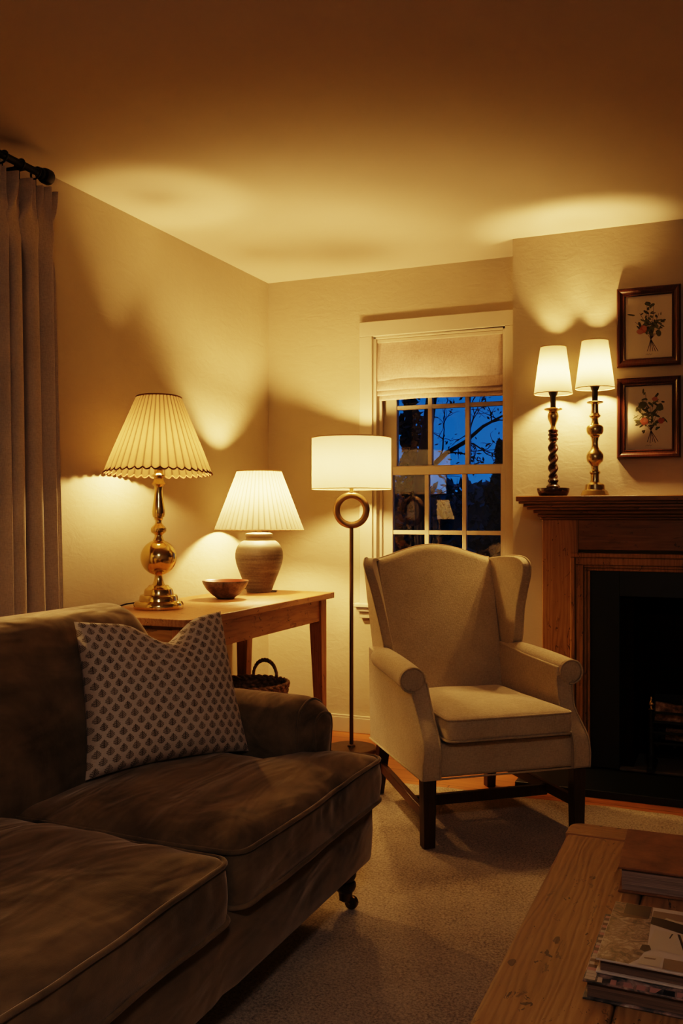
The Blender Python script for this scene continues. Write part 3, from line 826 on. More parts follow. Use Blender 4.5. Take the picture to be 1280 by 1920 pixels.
# side arms: slab with S-curved front
def curve(pts, n=8):
    out = []; m = len(pts)
    for i in range(m-1):
        p0, p1, p2, p3 = (Vector(pts[max(0,min(m-1,i+q))]) for q in (-1,0,1,2))
        for j in range(n):
            u = j/n
            out.append(tuple(.5*((2*p1)+(-p0+p2)*u+(2*p0-5*p1+4*p2-p3)*u*u+(-p0+3*p1-3*p2+p3)*u**3)))
    out.append(tuple(pts[-1])); return out
front = curve([(-.335,.247),(-.338,.31),(-.332,.355),(-.300,.395),(-.258,.440),(-.232,.490),(-.218,.535),(-.215,.585)], 6)
for s in (-1, 1):
    poly = [(.285,.247)] + front + [(-.10,.592),(.04,.602),(.16,.615),(.24,.62),(.30,.5)]
    b = MB()
    n = len(poly)
    def xs(y, z, outer):
        taper = .022*(y+.335)/.62
        base = .318 - taper
        flare = .0 + .018*max(0,(z-.45)/.16) - .010*math.sin(PI*min(1,max(0,(z-.3)/.28)))
        return s*((base+flare) if outer else (base+flare*.5-.066))
    vs = [(xs(y,z,False), y, z) for y,z in poly] + [(xs(y,z,True), y, z) for y,z in poly]
    fs = [tuple(range(n)), tuple(reversed(range(n,2*n)))] + [(i, i+n, (i+1) % n+n, (i+1) % n) for i in range(n)]
    b.add(vs, fs); o = b.build('arm', LN, ch, smooth=50, bevel=.010, bseg=3)
    # roll on top with scroll front
    def roll(u, v):
        t = u; y = -.222+.40*t
        r0 = .045-.003*t
        a = 2*PI*v
        cx_ = s*(.305+.004*(1-t)-.020*t); cz_ = .565+.042*t-.02*t*t
        if u > .999: pass
        return (cx_+s*r0*math.cos(a)*1.08, y, cz_+r0*math.sin(a))
    b = MB(); b.grid(roll, 26, 28, cv=True)
    b.add([roll(0, j/28) for j in range(28)], [tuple(range(28))]); b.add([roll(1, j/28) for j in range(28)], [tuple(range(28))])
    ro = b.build('arm_roll', LN, o, smooth=60, bevel=.010, bseg=3)
    # piping around scroll and down the front panel
    pts = [(s*(.309)+s*.0455*math.cos(a), -.2245, .565+.0425*math.sin(a)) for a in [math.radians(-100+12*i) for i in range(25)]]
    pin = [(xs(y,z,False)+s*.002, y-.002, z) for y,z in reversed(front[:-4])]
    MB().tube(pts + pin, .0036, 8).build('piping', LP, o, smooth=180)
    pout = [(xs(y,z,True)-s*.002, y-.002, z) for y,z in reversed(front[:-6])]
    MB().tube(pout, .0032, 8).build('piping', LP, o, smooth=180)
# lower edge piping
MB().tube([(-.318,-.334,.249),(.318,-.334,.249)], .0035, 8).build('piping', LP, fr_, smooth=180)
for s in (-1,1): MB().tube([(s*.318,-.334,.249),(s*.296,.285,.249)], .0035, 8).build('piping', LP, fr_, smooth=180)
# back
def cb(u, v):
    # u across, v around: front face up, over the top, down the rear
    a = 2*u-1
    ztop = .963 + .052*max(0, math.cos(a*PI/2*1.02))**1.4 - .004*abs(a)**4
    hw0 = .232+.012
    def y_front(z): return .165 + .155*max(0,(z-.37)/.62) - .022*math.sin(PI*min(1,max(0,(z-.37)/.62)))*(1-a*a)
    T = .10
    z0 = .30
    if v < .45:
        q = v/.45; z = z0+(ztop-.03-z0)*q; y = y_front(z)
    elif v < .62:
        q = (v-.45)/.17; an = PI*q
        yc_ = y_front(ztop-.03)+.042
        y = yc_-.042*math.cos(an); z = ztop-.03+.03*math.sin(an)
    else:
        q = (v-.62)/.38; z = ztop-.03-(ztop-.03-.247)*q; y = y_front(ztop-.03)+.084 - .04*q - .06*q*(1-q)
    hw = hw0 + .010*max(0,(z-.4)/.6)
    return (a*hw, y, z)
b = MB(); b.grid(cb, 40, 56); 
for uu in (0,1): b.add([cb(uu, j/55) for j in range(56)], [tuple(range(56))])
bk_ = b.build('back', LN, ch, smooth=60, bevel=.006)
MB().tube([cb(i/40, .535) for i in range(41)], .0036, 8).build('piping', LP, bk_, smooth=180)
# wings
def wing(s):
    outer = curve([(.275,.57),(.19,.585),(.145,.63),(.132,.70),(.122,.77),(.100,.84),(.078,.90),(.080,.945),(.125,.968),(.19,.970),(.26,.966),(.345,.955),(.385,.94)], 6)
    poly = outer + [(.355,.80),(.31,.60)]
    slope, low = (.46, .06) if s < 0 else (.12, .12)
    n = len(poly)
    def sx(y, z, o):
        f = max(0, .33-y)
        k_ = min(1, max(0, (z-.57)/.38))
        return s*((.240 if s > 0 else .222+.018*k_)+f*(low+(slope-low)*k_)+(.052 if o else .0)*(1-1.2*f))
    b = MB()
    vs = [(sx(y,z,0),y,z) for y,z in poly]+[(sx(y,z,1),y,z) for y,z in poly]
    fs = [tuple(range(n)), tuple(reversed(range(n,2*n)))]+[(i,i+n,(i+1) % n+n,(i+1) % n) for i in range(n)]
    b.add(vs, fs); o = b.build('wing', LN, ch, smooth=50, bevel=.016, bseg=4)
    MB().tube([(sx(y,z,1)-s*.003, y-.0015, z+.001) for y,z in outer[4:-4]], .0035, 8).build('piping', LP, o, smooth=180)
wing(-1); wing(1)
cushion('seat_cushion', [(-.235,-.36),(.235,-.36),(.215,.165),(-.215,.165)], [.03,.03,.03,.03], .372, .452, .024, .012, LN, LP, ch, 21, .0042, .016, .003)
for (x, y, rear) in ((-.285,-.30,0),(.285,-.30,0),(-.235,.285,1),(.235,.285,1)):
    h = .0235
    if rear:
        b = MB(); dy = .04; dx = .012*(1 if x > 0 else -1); zf = 0.0 if x > 0 else .0135; h2 = .019
        b.hexa([(x+dx-h2,y+dy-h2,zf),(x+dx+h2,y+dy-h2,zf),(x+dx+h2,y+dy+h2,zf),(x+dx-h2,y+dy+h2,zf)], [(x-h,y-h,.25),(x+h,y-h,.25),(x+h,y+h,.25),(x-h,y+h,.25)])
    else:
        b = MB(); b.hexa([(x-h+.003,y-h+.003,.0135),(x+h-.003,y-h+.003,.0135),(x+h-.003,y+h-.003,.0135),(x-h+.003,y+h-.003,.0135)], [(x-h,y-h,.25),(x+h,y-h,.25),(x+h,y+h,.25),(x-h,y+h,.25)])
    b.build('leg', M['mahog'], ch, bevel=.003)
for s in (-1,1):
    b = MB(); b.hexa([(s*.285-.011,-.28,.098),(s*.285+.011,-.28,.098),(s*.24+.011,.285,.108),(s*.24-.011,.285,.108)], [(s*.285-.011,-.28,.134),(s*.285+.011,-.28,.134),(s*.24+.011,.285,.144),(s*.24-.011,.285,.144)])
    b.build('stretcher', M['mahogx'], ch, bevel=.002)
MB().box(-.267,.267,-.125,-.103,.092,.130).build('stretcher', M['mahog'], ch, bevel=.002)

# ------------------------------------------------------------------ fireplace surround
fp = thing('fireplace_surround', 'tall pine fireplace surround with moulded mantel shelf and black slate slips', 'fireplace', (0, BR, 0))
FW = .784
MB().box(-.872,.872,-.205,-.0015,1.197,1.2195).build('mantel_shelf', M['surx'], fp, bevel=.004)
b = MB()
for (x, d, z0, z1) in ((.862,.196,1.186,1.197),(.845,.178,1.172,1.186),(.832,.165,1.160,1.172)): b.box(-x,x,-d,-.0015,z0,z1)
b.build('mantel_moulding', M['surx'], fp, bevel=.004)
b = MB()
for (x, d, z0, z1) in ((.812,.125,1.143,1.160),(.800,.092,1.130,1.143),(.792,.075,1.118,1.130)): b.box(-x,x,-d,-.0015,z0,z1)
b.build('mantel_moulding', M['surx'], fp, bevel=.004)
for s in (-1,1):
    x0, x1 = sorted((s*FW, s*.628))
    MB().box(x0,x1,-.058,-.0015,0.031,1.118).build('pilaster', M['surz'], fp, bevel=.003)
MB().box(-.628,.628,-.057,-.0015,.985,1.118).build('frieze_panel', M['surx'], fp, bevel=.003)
b = MB()
for (a, c, d, ) in ((.660,.640,.070),(.640,.605,.062),(.605,.592,.054),(.592,.578,.048)):
    zt = lambda q: .894+(q-.578)*.95
    for s in (-1,1):
        x0, x1 = sorted((s*a, s*c)); b.box(x0,x1,-d,-.0015,0.031,zt(c))
    b.box(-a,a,-d-.0005,-.0015,zt(c),zt(a))
b.build('inner_moulding', M['surz'], fp, bevel=.004)
ins = fp
b = MB(); b.box(-.578,-.455,-.036,-.0015,0.035,.894); b.box(.455,.578,-.036,-.0015,0.035,.894); b.box(-.455,.455,-.036,-.0015,.785,.894); b.build('slip', M['slate'], ins, bevel=.002)
b = MB(); b.box(-.468,-.40,.0,.27,0.034,.788); b.box(.40,.468,.0,.27,0.034,.788); b.box(-.40,.40,.25,.27,0.034,.788); b.box(-.468,.468,.0,.27,.775,.789)
def soot_mat():
    t = NT('sooty firebrick'); p = t.coord()
    br = t.n('ShaderNodeTexBrick'); t.set(br.inputs['Vector'], t.map(p, (1,1,1), rot=(PI/2,0,0)))
    br.inputs['Scale'].default_value = 4; br.inputs['Color1'].default_value = (.012,.006,.004,1); br.inputs['Color2'].default_value = (.02,.009,.005,1); br.inputs['Mortar'].default_value = (.006,.005,.004,1)
    col = t.mix(t.noise(p, 6, 3), br.outputs['Color'], (.004,.003,.003))
    return t.done(t.bsdf(col, .95, spec=.1))
b.build('fire_back', soot_mat(), ins)
MB().box(-.455,.455,-.04,.25,.031,.042).build('fire_floor', m_plaster('stone hearth', (.13,.10,.07), .3), ins, bevel=.003)
hs = MB(); hs.box(-.838,.838,3.815,BR-.002,-.01,.030); pass
o = hs.build('hearth', M['slate'], bevel=.003); tag(o, 'black slate hearth slab in front of the fireplace', 'hearth')
# grate
gr = thing('fire_grate', 'black iron fire grate with brass finials in the fireplace', 'fire grate', (-.02, 4.16, .042))
for s in (-1,1):
    x = s*.305
    b = MB().lathe([(.016,0),(.018,.008),(.012,.014),(.010,.04),(.012,.06),(.014,.07),(.011,.078),(.011,.255),(.013,.26),(.013,.264)], 14, (x,0,0))
    b.box(x-.016,x+.016,-.03,.16,0,.012)
    po_ = b.build('post', M['black'], gr)
    MB().lathe([(.013,.264),(.013,.267),(.006,.270),(.005,.275),(.010,.281),(.012,.287),(.010,.294),(.005,.300),(.004,.304),(.006,.309),(.005,.314),(.001,.318)], 16, (x,0,0)).build('finial', M['brass'], po_)
for zz in (.115,.160,.205,.245): MB().box(-.305,.305,-.006,.006,zz,zz+.010).build('bar', M['black'], gr, bevel=.002)
b = MB()
for kx in range(9): b.box(-.28+kx*.07-.006,-.28+kx*.07+.006,0,.17,.105,.116)
b.build('grate_floor', M['black'], gr)
MB().box(-.305,.305,.17,.18,.1,.30).build('grate_back', M['black'], gr)
for s in (-1,1): MB().box(s*.305-.005,s*.305+.005,0,.17,.12,.24).build('grate_side', M['black'], gr)
def log_mat():
    t = NT('split log'); p = t.coord()
    col = t.ramp(t.noise(t.map(p, (1,1,1)), 18, 4, .65), [(.35,(.05,.025,.012)),(.50,(.30,.16,.08)),(.66,(.62,.46,.28))])
    return t.done(t.bsdf(col, .9, normal=t.bump(t.noise(p, 40, 3), .6, .01)))
LM = log_mat()
for (pos, L, r, ry, rz, lb) in (((-.20,4.265,.262),.24,.044,.10,.12,'split log lying at the left end of the fire grate'),
                            ((.12,4.275,.258),.30,.045,.05,-.1,'split log lying at the right end of the fire grate'),
                            ((-.03,4.255,.335),.34,.036,-.16,.30,'topmost split log resting across the other logs in the grate'),
                            ((-.17,4.23,.185),.20,.026,.0,-.05,'thin short log low behind the grate bars at the left'),
                            ((.06,4.24,.188),.22,.027,.0,.08,'thin short log low behind the grate bars at the right')):
    b = MB()
    def lf(u, v):
        a = 2*PI*u; rr = r*(1+.13*math.cos(3*a+L*9)+.12*noise.noise(Vector((math.cos(a)*2+L*20, math.sin(a)*2, v*4))))
        return ((v-.5)*L, rr*math.cos(a), rr*math.sin(a))
    b.grid(lf, 28, 14, cu=True); b.add([lf(i/28,0) for i in range(28)], [tuple(range(28))]); b.add([lf(i/28,1) for i in range(28)], [tuple(range(28))])
    o = b.build('firewood_log', LM, smooth=60); o.location = pos; o.rotation_euler = (0, ry, rz); tag(o, lb, 'log', 'logs in the fire grate')

# ------------------------------------------------------------------ candlestick lamps
def candle_lamp(name, label, x, y, kind):
    t = thing(name, label, 'lamp', (x, y, 1.2195))
    q = .000658
    if kind == 'twist':
        MB().lathe([(.055,0),(.060,.002),(.068,.018),(.0705,.032),(.069,.036),(.060,.037),(.03,.037)], 40).build('base', M['twist'], t)
        zz = lambda v: (1812-v)*q
        b = MB().lathe([(r*q, zz(v)) for r, v in ((40,1757),(46,1748),(40,1738),(30,1732),(27,1722),(34,1716),(36,1706),(30,1698),(26,1692))], 28)
        z0, z1 = zz(1694), zz(1440)
        def tw(u, v):
            z = z0+(z1-z0)*v; a = 2*PI*u; ph = a - (z-z0)/(z1-z0)*2*PI*1.9
            fade = min(1, v/.06, (1-v)/.06)
            r = .0175+.0052*math.cos(2*ph)*fade
            return (r*math.cos(a), r*math.sin(a), z)
        b.grid(tw, 40, 90, cu=True)
        b.lathe([(r*q, zz(v)) for r, v in ((26,1442),(33,1436),(34,1426),(27,1420),(27,1414),(34,1408),(34,1398),(28,1392),(28,1386),(33,1382),(32,1370),(22,1366))], 28)
        b.build('twist_stem', M['twist'], t)
        MB().lathe([(r*q, zz(v)) for r, v in ((22,1370),(20,1360),(15,1350),(16,1340),(22,1325),(33,1300),(37,1280),(34,1262),(28,1250),(32,1244),(56,1238),(60,1232),(58,1227),(24,1225),(20,1220))], 32).build('candle_cup', M['brassold'], t)
        s0 = 1224
    else:
        zz = lambda v: (1812-v)*q
        b = MB().lathe([(r*q, zz(v)) for r, v in ((88,1811),(90,1806),(87,1798),(78,1778),(70,1774))], 32, sq=.55)
        b.build('base', M['brassold'], t)
        MB().lathe([(r*q, zz(v)) for r, v in ((72,1776),(66,1772),(62,1750),(60,1738),(50,1732),(30,1722),(26,1700),(27,1672),(34,1664),(34,1654),(27,1648),(22,1640),(23,1616),(30,1606),(50,1585),(54,1565),(54,1545),(48,1530),(30,1510),(22,1490),(20,1460),(24,1430),(30,1424),(32,1416),(46,1408),(54,1390),(54,1365),(46,1352),(28,1345),(22,1332),(20,1305),(32,1296),(38,1288),(30,1278),(24,1272),(22,1240),(23,1212),(30,1207),(50,1203),(53,1198),(50,1194),(20,1192))], 36).build('stem', M['brassold'], t)
        s0 = 1196
    top = zz(s0)
    b = MB().lathe([(.0115,top-.002),(.0125,top+.002),(.0125,top+.045),(.014,top+.050),(.019,top+.062),(.021,top+.070),(.012,top+.074),(.012,top+.085)], 20)
    b.build('socket', M['socket'], t)
    zb = zz(1130) if kind == 'twist' else zz(1108)
    zt = zb+.204
    lamp_bulb(t, zb+.095, 20.0, .020)
    o = shade_mesh(.0555, .0830, zb, zt).build('shade', M['sh4'], t, smooth=180, fix=False)
    rim(.083, zb, .0016, M['tape'], o); rim(.0555, zt, .0018, M['tape'], o)
    spider(t, .055, zt-.01, M['brassold'], .01)
    return t
M['sh4'] = m_shade('small cream shade', (.115,.10,.07), 0, .5)
candle_lamp('candlestick_lamp', 'mantel lamp with dark twisted wooden stem and cream shade', -.728, 4.085, 'twist')
candle_lamp('candlestick_lamp', 'mantel lamp with turned brass candlestick stem and cream shade', -.550, 4.085, 'brass')

# ------------------------------------------------------------------ framed prints
def picture(label, x0, x1, z0, z1, seed):
    rnd = random.Random(seed)
    cx_, cz_ = (x0+x1)/2, (z0+z1)/2
    t = thing('framed_print', label, 'picture', (cx_, BR-.001, cz_))
    hw, hh = (x1-x0)/2, (z1-z0)/2; fw = .036
    b = MB()
    prof_ = [(0,0),(0,-.018),(.006,-.026),(.014,-.024),(.020,-.019),(.028,-.016),(.032,-.018),(fw,-.010),(fw,0)]
    cs = [(-1,-1),(1,-1),(1,1),(-1,1)]
    vs = []
    for sx, sz in cs:
        for d, y in prof_: vs.append((sx*(hw-d), y, sz*(hh-d)))
    m = len(prof_)
    fs = [(i*m+j, ((i+1) % 4)*m+j, ((i+1) % 4)*m+j+1, i*m+j+1) for i in range(4) for j in range(m-1)]
    b.add(vs, fs); b.build('frame', M['frame'], t, smooth=0)
    pr = MB().box(-hw+fw-.003, hw-fw+.003, -.007, -.004, -hh+fw-.003, hh-fw+.003).build('print', M['paper'], t, smooth=0)
    MB().box(-hw+fw-.001, hw-fw+.001, -.0125, -.0115, -hh+fw-.001, hh-fw+.001).build('glass', M['picglass'], t, smooth=0)
    BS = 1.22; bq = MB(); lay = [-.0072]
    def blob(px, pz, rx, rz_, ang, mi, n=10, point=False):
        lay[0] -= .000012
        vs = []
        for i in range(n):
            a = 2*PI*i/n; k_ = 1+.18*rnd.uniform(-1,1)
            if point: k_ *= .75+.35*abs(math.cos(a))
            u, w = rx*k_*math.cos(a), rz_*k_*math.sin(a)
            vs.append((BS*(px+u*math.cos(ang)-w*math.sin(ang)), lay[0], BS*(pz+u*math.sin(ang)+w*math.cos(ang))))
        bq.add(vs, [tuple(range(n))], mi=mi)
    def stem(pts, w):
        lay[0] -= .000012
        pts = [(BS*q[0], BS*q[1]) for q in pts]
        for (a, c) in zip(pts[:-1], pts[1:]):
            d = Vector((c[0]-a[0], c[1]-a[1])); nrm = Vector((-d.y, d.x)).normalized()*w
            bq.add([(a[0]-nrm.x,lay[0],a[1]-nrm.y),(c[0]-nrm.x,lay[0],c[1]-nrm.y),(c[0]+nrm.x,lay[0],c[1]+nrm.y),(a[0]+nrm.x,lay[0],a[1]+nrm.y)], [(0,1,2,3)], mi=4)
    knot = (.008, -.045)
    for k_ in range(5):
        stem([(knot[0]+(-.004+.004*k_), knot[1]+.02), knot, (knot[0]-.012+.009*k_, -.085-.006*rnd.random())], .0011)
    tops = [(-.005,.085),(.018,.075),(.035,.045),(-.03,.05),(-.045,.02),(.045,.01),(.0,.05)] if seed % 2 else [(-.01,.085),(.02,.07),(.04,.05),(-.035,.055),(-.05,.01),(.052,.0),(.005,.04)]
    for (a, c) in tops:
        midp = ((a+knot[0])/2+rnd.uniform(-.008,.008), (c+knot[1])/2)
        stem([knot, midp, (a, c)], .0007)
        for k_ in range(7):
            f = rnd.uniform(.3, 1.05); px = knot[0]+(a-knot[0])*f+rnd.uniform(-.012,.012); pz = knot[1]+(c-knot[1])*f+rnd.uniform(-.01,.01)
            blob(px, pz, rnd.uniform(.005,.011), rnd.uniform(.002,.005), rnd.uniform(0,PI), rnd.choice((0,0,1)), 9, True)
    for k_ in range(22):
        blob(rnd.gauss(.0,.020), rnd.gauss(.0,.024), rnd.uniform(.006,.013), rnd.uniform(.003,.006), rnd.uniform(0,PI), rnd.choice((0,1)), 9, True)
    if seed % 2:
        blob(-.018,-.008,.014,.013,0,2); blob(-.030,-.016,.010,.009,0,3); blob(-.014,-.004,.008,.008,0,3); blob(.034,-.025,.009,.012,.2,0)
        blob(.012,.075,.009,.006,.6,0,9,True); blob(-.004,.08,.010,.006,-.5,0,9,True)
    else:
        blob(-.014,-.012,.014,.014,0,2); blob(-.010,-.009,.008,.008,0,3); blob(.042,-.012,.011,.010,0,2); blob(.022,.065,.010,.007,.2,3)
        blob(-.02,.045,.016,.012,.4,0); blob(.038,.035,.014,.011,1.2,0)
    sg = [(-.010+.0028*i_, -.098+.0025*((i_*7) % 3-1)) for i_ in range(9)]
    stem(sg, .0004)
    bq.build('bouquet', [M['leaf'], M['leaf2'], M['rose'], M['rose2'], M['ink']], pr, smooth=0, fix=False)
picture('upper framed botanical print hung nearest the ceiling above the mantel', -.469, -.207, 1.779, 2.121, 3)
picture('lower framed botanical print hung directly beneath the other print', -.469, -.207, 1.384, 1.731, 8)

# ------------------------------------------------------------------ rug
def rug_mat():
    t = NT('woven wool rug'); p = t.coord()
    a = t.noise(p, 150, 3, .7); w = t.noise(t.map(p, (1,1.6,1)), 340, 2, .6); patch = t.noise(p, 3, 4, .6)
    f = t.m_('ADD', t.m_('MULTIPLY', a, .6), t.m_('ADD', t.m_('MULTIPLY', w, .25), t.m_('MULTIPLY', patch, .25)))
    col = t.ramp(f, [(.40,(.18,.13,.085)),(.54,(.52,.41,.28)),(.68,(.74,.61,.44))])
    return t.done(t.bsdf(col, 1.0, normal=t.bump(t.m_('ADD', a, t.m_('MULTIPLY', w, .5)), .9, .01), spec=.05, sheen=.2))
rg = MB()
def rugf(u, v):
    x = -1.62+3.2*u; y = .30+3.375*v
    return (x + .006*math.sin(v*40), y+.006*math.sin(u*37)+.004*math.sin(u*90), .012+.0012*noise.noise(Vector((x*9,y*9,0))))
rg.grid(rugf, 90, 90)
o = rg.build('rug', rug_mat(), smooth=180, fix=False); m_ = o.modifiers.new('solid','SOLIDIFY'); m_.thickness = .012; m_.offset = -1
tag(o, 'large beige woven rug under the sofa and coffee table', 'rug')

# ------------------------------------------------------------------ coffee table
ct = thing('coffee_table', 'low rustic pine coffee table in the right foreground', 'table', (.0, 1.47, 0))
CZ = .44
pl = [-.336,-.157,.002,.17,.336]
b = MB()
y0, y1 = -.70, .588
b.box(pl[0], pl[1]-.001, y0, y1, CZ-.042, CZ); b.box(pl[1]+.001, pl[2]-.001, y0, y1, CZ-.042, CZ-.0005); b.box(pl[2]+.001, pl[3]-.001, y0, y1, CZ-.042, CZ); b.box(pl[3]+.001, pl[4], y0, y1, CZ-.042, CZ-.0005)
top = b.build('tabletop', M['oldpine'], ct, bevel=.007, bseg=3)
for yy0, yy1 in ((.5895,.668),(-.78,-.7015)):
    poly = rounded([(-.340,yy0),(.340,yy0),(.340,yy1),(-.340,yy1)], [.003,.003,.035,.035] if yy0 > 0 else [.035,.035,.003,.003], 5)
    MB().prism(poly, CZ-.042, CZ, 'z').build('end_board', M['oldpinex'], top, smooth=40, bevel=.007, bseg=3)
for xx0, xx1, yy0, yy1, mt in ((-.29,-.268,-.66,.55,'oldpine'),(.268,.29,-.66,.55,'oldpine'),(-.268,.268,.53,.552,'oldpinex'),(-.268,.268,-.662,-.64,'oldpinex')):
    MB().box(xx0,xx1,yy0,yy1,.29,CZ-.042).build('apron', M[mt], ct, bevel=.002)
for sx in (-1,1):
    for yy in (.515,-.625):
        MB().box(sx*.26-.035,sx*.26+.035,yy-.035,yy+.035,.0135,CZ-.042).build('leg', M['pinez'], ct, bevel=.004)

# ------------------------------------------------------------------ books
def page_mat(name, c):
    t = NT(name); p = t.coord()
    l = t.noise(t.map(p, (.4,.4,40)), 14, 3, .7)
    return t.done(t.bsdf(t.ramp(l, [(.3, tuple(x*.45 for x in c)), (.65, c)]), .9, normal=t.bump(l, .4, .002)))
PG = page_mat('book pages', (.36,.26,.20)); PGD = page_mat('brown book pages', (.20,.13,.085))
def book(label, corner, L, D, z0, th, rz, cover, pages, ct_=.0032, group=None):
    t = thing('book', label, 'book', (corner[0], corner[1], z0), rz, group)
    b = MB(); b.box(0,L,0,D,0,ct_); b.box(0,L,0,D,th-ct_,th); b.box(L-ct_,L,0,D,ct_,th-ct_)
    cv = b.build('cover', cover, t, bevel=.001)
    MB().box(.006,L-ct_,.006,D-.006,ct_,th-ct_).build('pages', pages, t, smooth=0)
    return t, cv
def leather():
    t = NT('rust book cloth'); p = t.coord()
    n = t.noise(p, 18, 4, .65)
    return t.done(t.bsdf(t.ramp(n, [(.3,(.14,.06,.02)),(.7,(.28,.13,.05))]), .55, normal=t.bump(t.noise(p, 300, 2), .2, .001)))
book('thick rust-brown hardback lying alone at the back of the coffee table', (-.197,1.774), .30, .222, CZ, .047, math.radians(1.5), leather(), PG, .004)
def art_dark():
    t = NT('dark patterned jacket'); p = t.coord()
    n = t.noise(p, 26, 4, .7, .8); c = t.noise(p, 9, 2)
    col = t.ramp(n, [(.36,(.008,.010,.010)),(.5,(.09,.08,.07)),(.6,(.26,.17,.14)),(.72,(.42,.36,.30))])
    return t.done(t.bsdf(col, .35))
bt, bc = book('wider dark-jacketed art book at the bottom of the front pile', (-.201,1.362), .33, .240, CZ, .028, math.radians(-.6), art_dark(), PGD, .003)
b = MB()
rnd = random.Random(5)
cols = [m_plain('jacket cream', (.42,.34,.26), .4), m_plain('jacket brown', (.14,.09,.055), .4), m_plain('jacket pink', (.40,.22,.18), .4), m_plain('jacket black', (.012,.012,.012), .35), m_plain('jacket blue', (.12,.14,.16), .4)]
for k_ in range(24):
    y_ = .004+k_*.0095
    b.add([(.002,y_,.0283),(.017,y_,.0283),(.017,y_+.0088,.0283),(.002,y_+.0088,.0283)], [(0,1,2,3)], mi=rnd.choice((0,1,0,2)))
for k_ in range(16):
    x_ = .02+k_*.018
    b.add([(x_,.001,.0283),(x_+rnd.uniform(.006,.016),.001,.0283),(x_+rnd.uniform(.006,.016),.016,.0283),(x_,.016,.0283)], [(0,1,2,3)], mi=rnd.choice((0,2,3,4)))
b.build('jacket_pattern', cols, bc, smooth=0, fix=False)
bt, bc = book('smaller photo-collage book on top of the front pile', (-.186,1.388), .31, .218, CZ+.0285, .022, math.radians(-1.0), m_plain('white jacket', (.46,.38,.31), .3), PGD, .003)
def fur():
    t = NT('printed fur'); p = t.coord(); n = t.noise(p, 55, 6, .75, 1.0)
    return t.done(t.bsdf(t.ramp(n, [(.35,(.06,.04,.022)),(.5,(.22,.155,.10)),(.65,(.44,.34,.25))]), .3))
pm = [fur(), m_plain('printed dark', (.03,.02,.013), .3), m_plain('printed olive', (.13,.10,.02), .3), m_plain('printed cream', (.44,.36,.26), .3), m_plain('printed taupe', (.22,.15,.09), .3), m_plain('printed brown', (.09,.045,.02), .3), m_plain('printed white', (.62,.55,.47), .3)]
b = MB(); lz = [.0221]
def patch(pts, mi):
    lz[0] += .00003
    b.add([(x_*.001, y_*.001, lz[0]) for x_, y_ in pts], [tuple(range(len(pts)))], mi=mi)
def rect(x0, x1, y0, y1, mi): patch([(x0,y0),(x1,y0),(x1,y1),(x0,y1)], mi)
patch([(1,1),(46,1),(58,22),(66,60),(64,110),(60,216),(1,216)], 0)
rect(18,58,170,216,1); patch([(4,175),(58,170),(56,165),(20,160)], 5)
rect(62,110,176,203,4); patch([(62,150),(112,132),(118,142),(108,172),(62,178)], 1); patch([(80,176),(110,166),(112,171),(84,182)], 3)
rect(118,160,188,206,1); rect(114,162,158,187,3); patch([(116,168),(150,160),(152,164),(118,173)], 1)
rect(170,260,150,208,3); patch([(178,205),(196,206),(194,186),(188,170),(180,188)], 1); rect(178,196,156,160,1)
patch([(66,62),(120,58),(130,90),(128,128),(70,132)], 3); patch([(104,128),(108,127),(122,64),(118,62)], 1); patch([(96,126),(98,126),(95,108),(93,108)], 1)
rect(134,306,70,132,2); rect(134,306,52,88,5); patch([(136,96),(170,92),(170,88),(136,90)], 4); patch([(140,118),(152,116),(152,113),(140,114)], 1)
patch([(58,70),(68,72),(72,58),(64,48),(56,52)], 1)
rect(92,134,4,38,4); rect(136,306,4,40,3)
patch([(58,6),(88,6),(90,40),(64,38)], 3); patch([(64,30),(82,32),(80,27),(66,26)], 4)
# pale lettering strokes on the jacket
for x_ in (176,182): rect(x_,x_+2,72,112,6)
for y_ in (66,82,98,110): rect(196,208,y_,y_+2.2,6); rect(196,198,y_,y_+10,6)
b.build('cover_photos', pm, bc, smooth=0, fix=False)

# ------------------------------------------------------------------ small lamp on the far window ledge (seen only as a reflection in the panes)
sl = thing('small_lamp', 'small lamp with cream pleated shade on the left window ledge', 'lamp', (-2.185, 1.955, .84))
MB().lathe([(.05,0),(.052,.004),(.048,.012),(.02,.02),(.014,.05),(.022,.09),(.026,.12),(.018,.16),(.012,.19),(.012,.245),(.016,.25),(.016,.28)], 28).build('base', M['brassold'], sl)
M['sh5'] = m_shade('ledge lamp shade', (.98,.88,.62), 26, .85, .6)
o = shade_mesh(.072, .118, .262, .418, 26, .006, 0, 6, 8).build('shade', M['sh5'], sl, smooth=60, fix=False)
rim(.118, .263, .002, M['sh2t'], o); rim(.072, .418, .002, M['sh2t'], o)
MB().lathe([(.002,.415),(.070,.415)], 32, cap=False).build('light_cap', m_plain('added light cap', (.10,.07,.04), .9), o, fix=False)  # opaque disc added to keep this lamp's upward light off the ceiling
lamp_bulb(sl, .335, 26.0, .02)

# ------------------------------------------------------------------ fill light added behind the viewpoint to brighten the foreground
cl = thing('fill_light', 'added unseen fill light behind the viewpoint', 'fill light', (.35, -.45, HC))
MB().lathe([(.17,-.0005),(.175,-.004),(.175,-.018),(.165,-.022)], 40).build('fill_fitting', M['brassold'], cl)
MB().lathe([(.16,-.022),(.158,-.045),(.14,-.07),(.10,-.09),(.05,-.10),(.002,-.102)], 24).build('fill_dome', m_emit('fill dome glow', (1.0,.84,.78), DOME_FILL), cl)

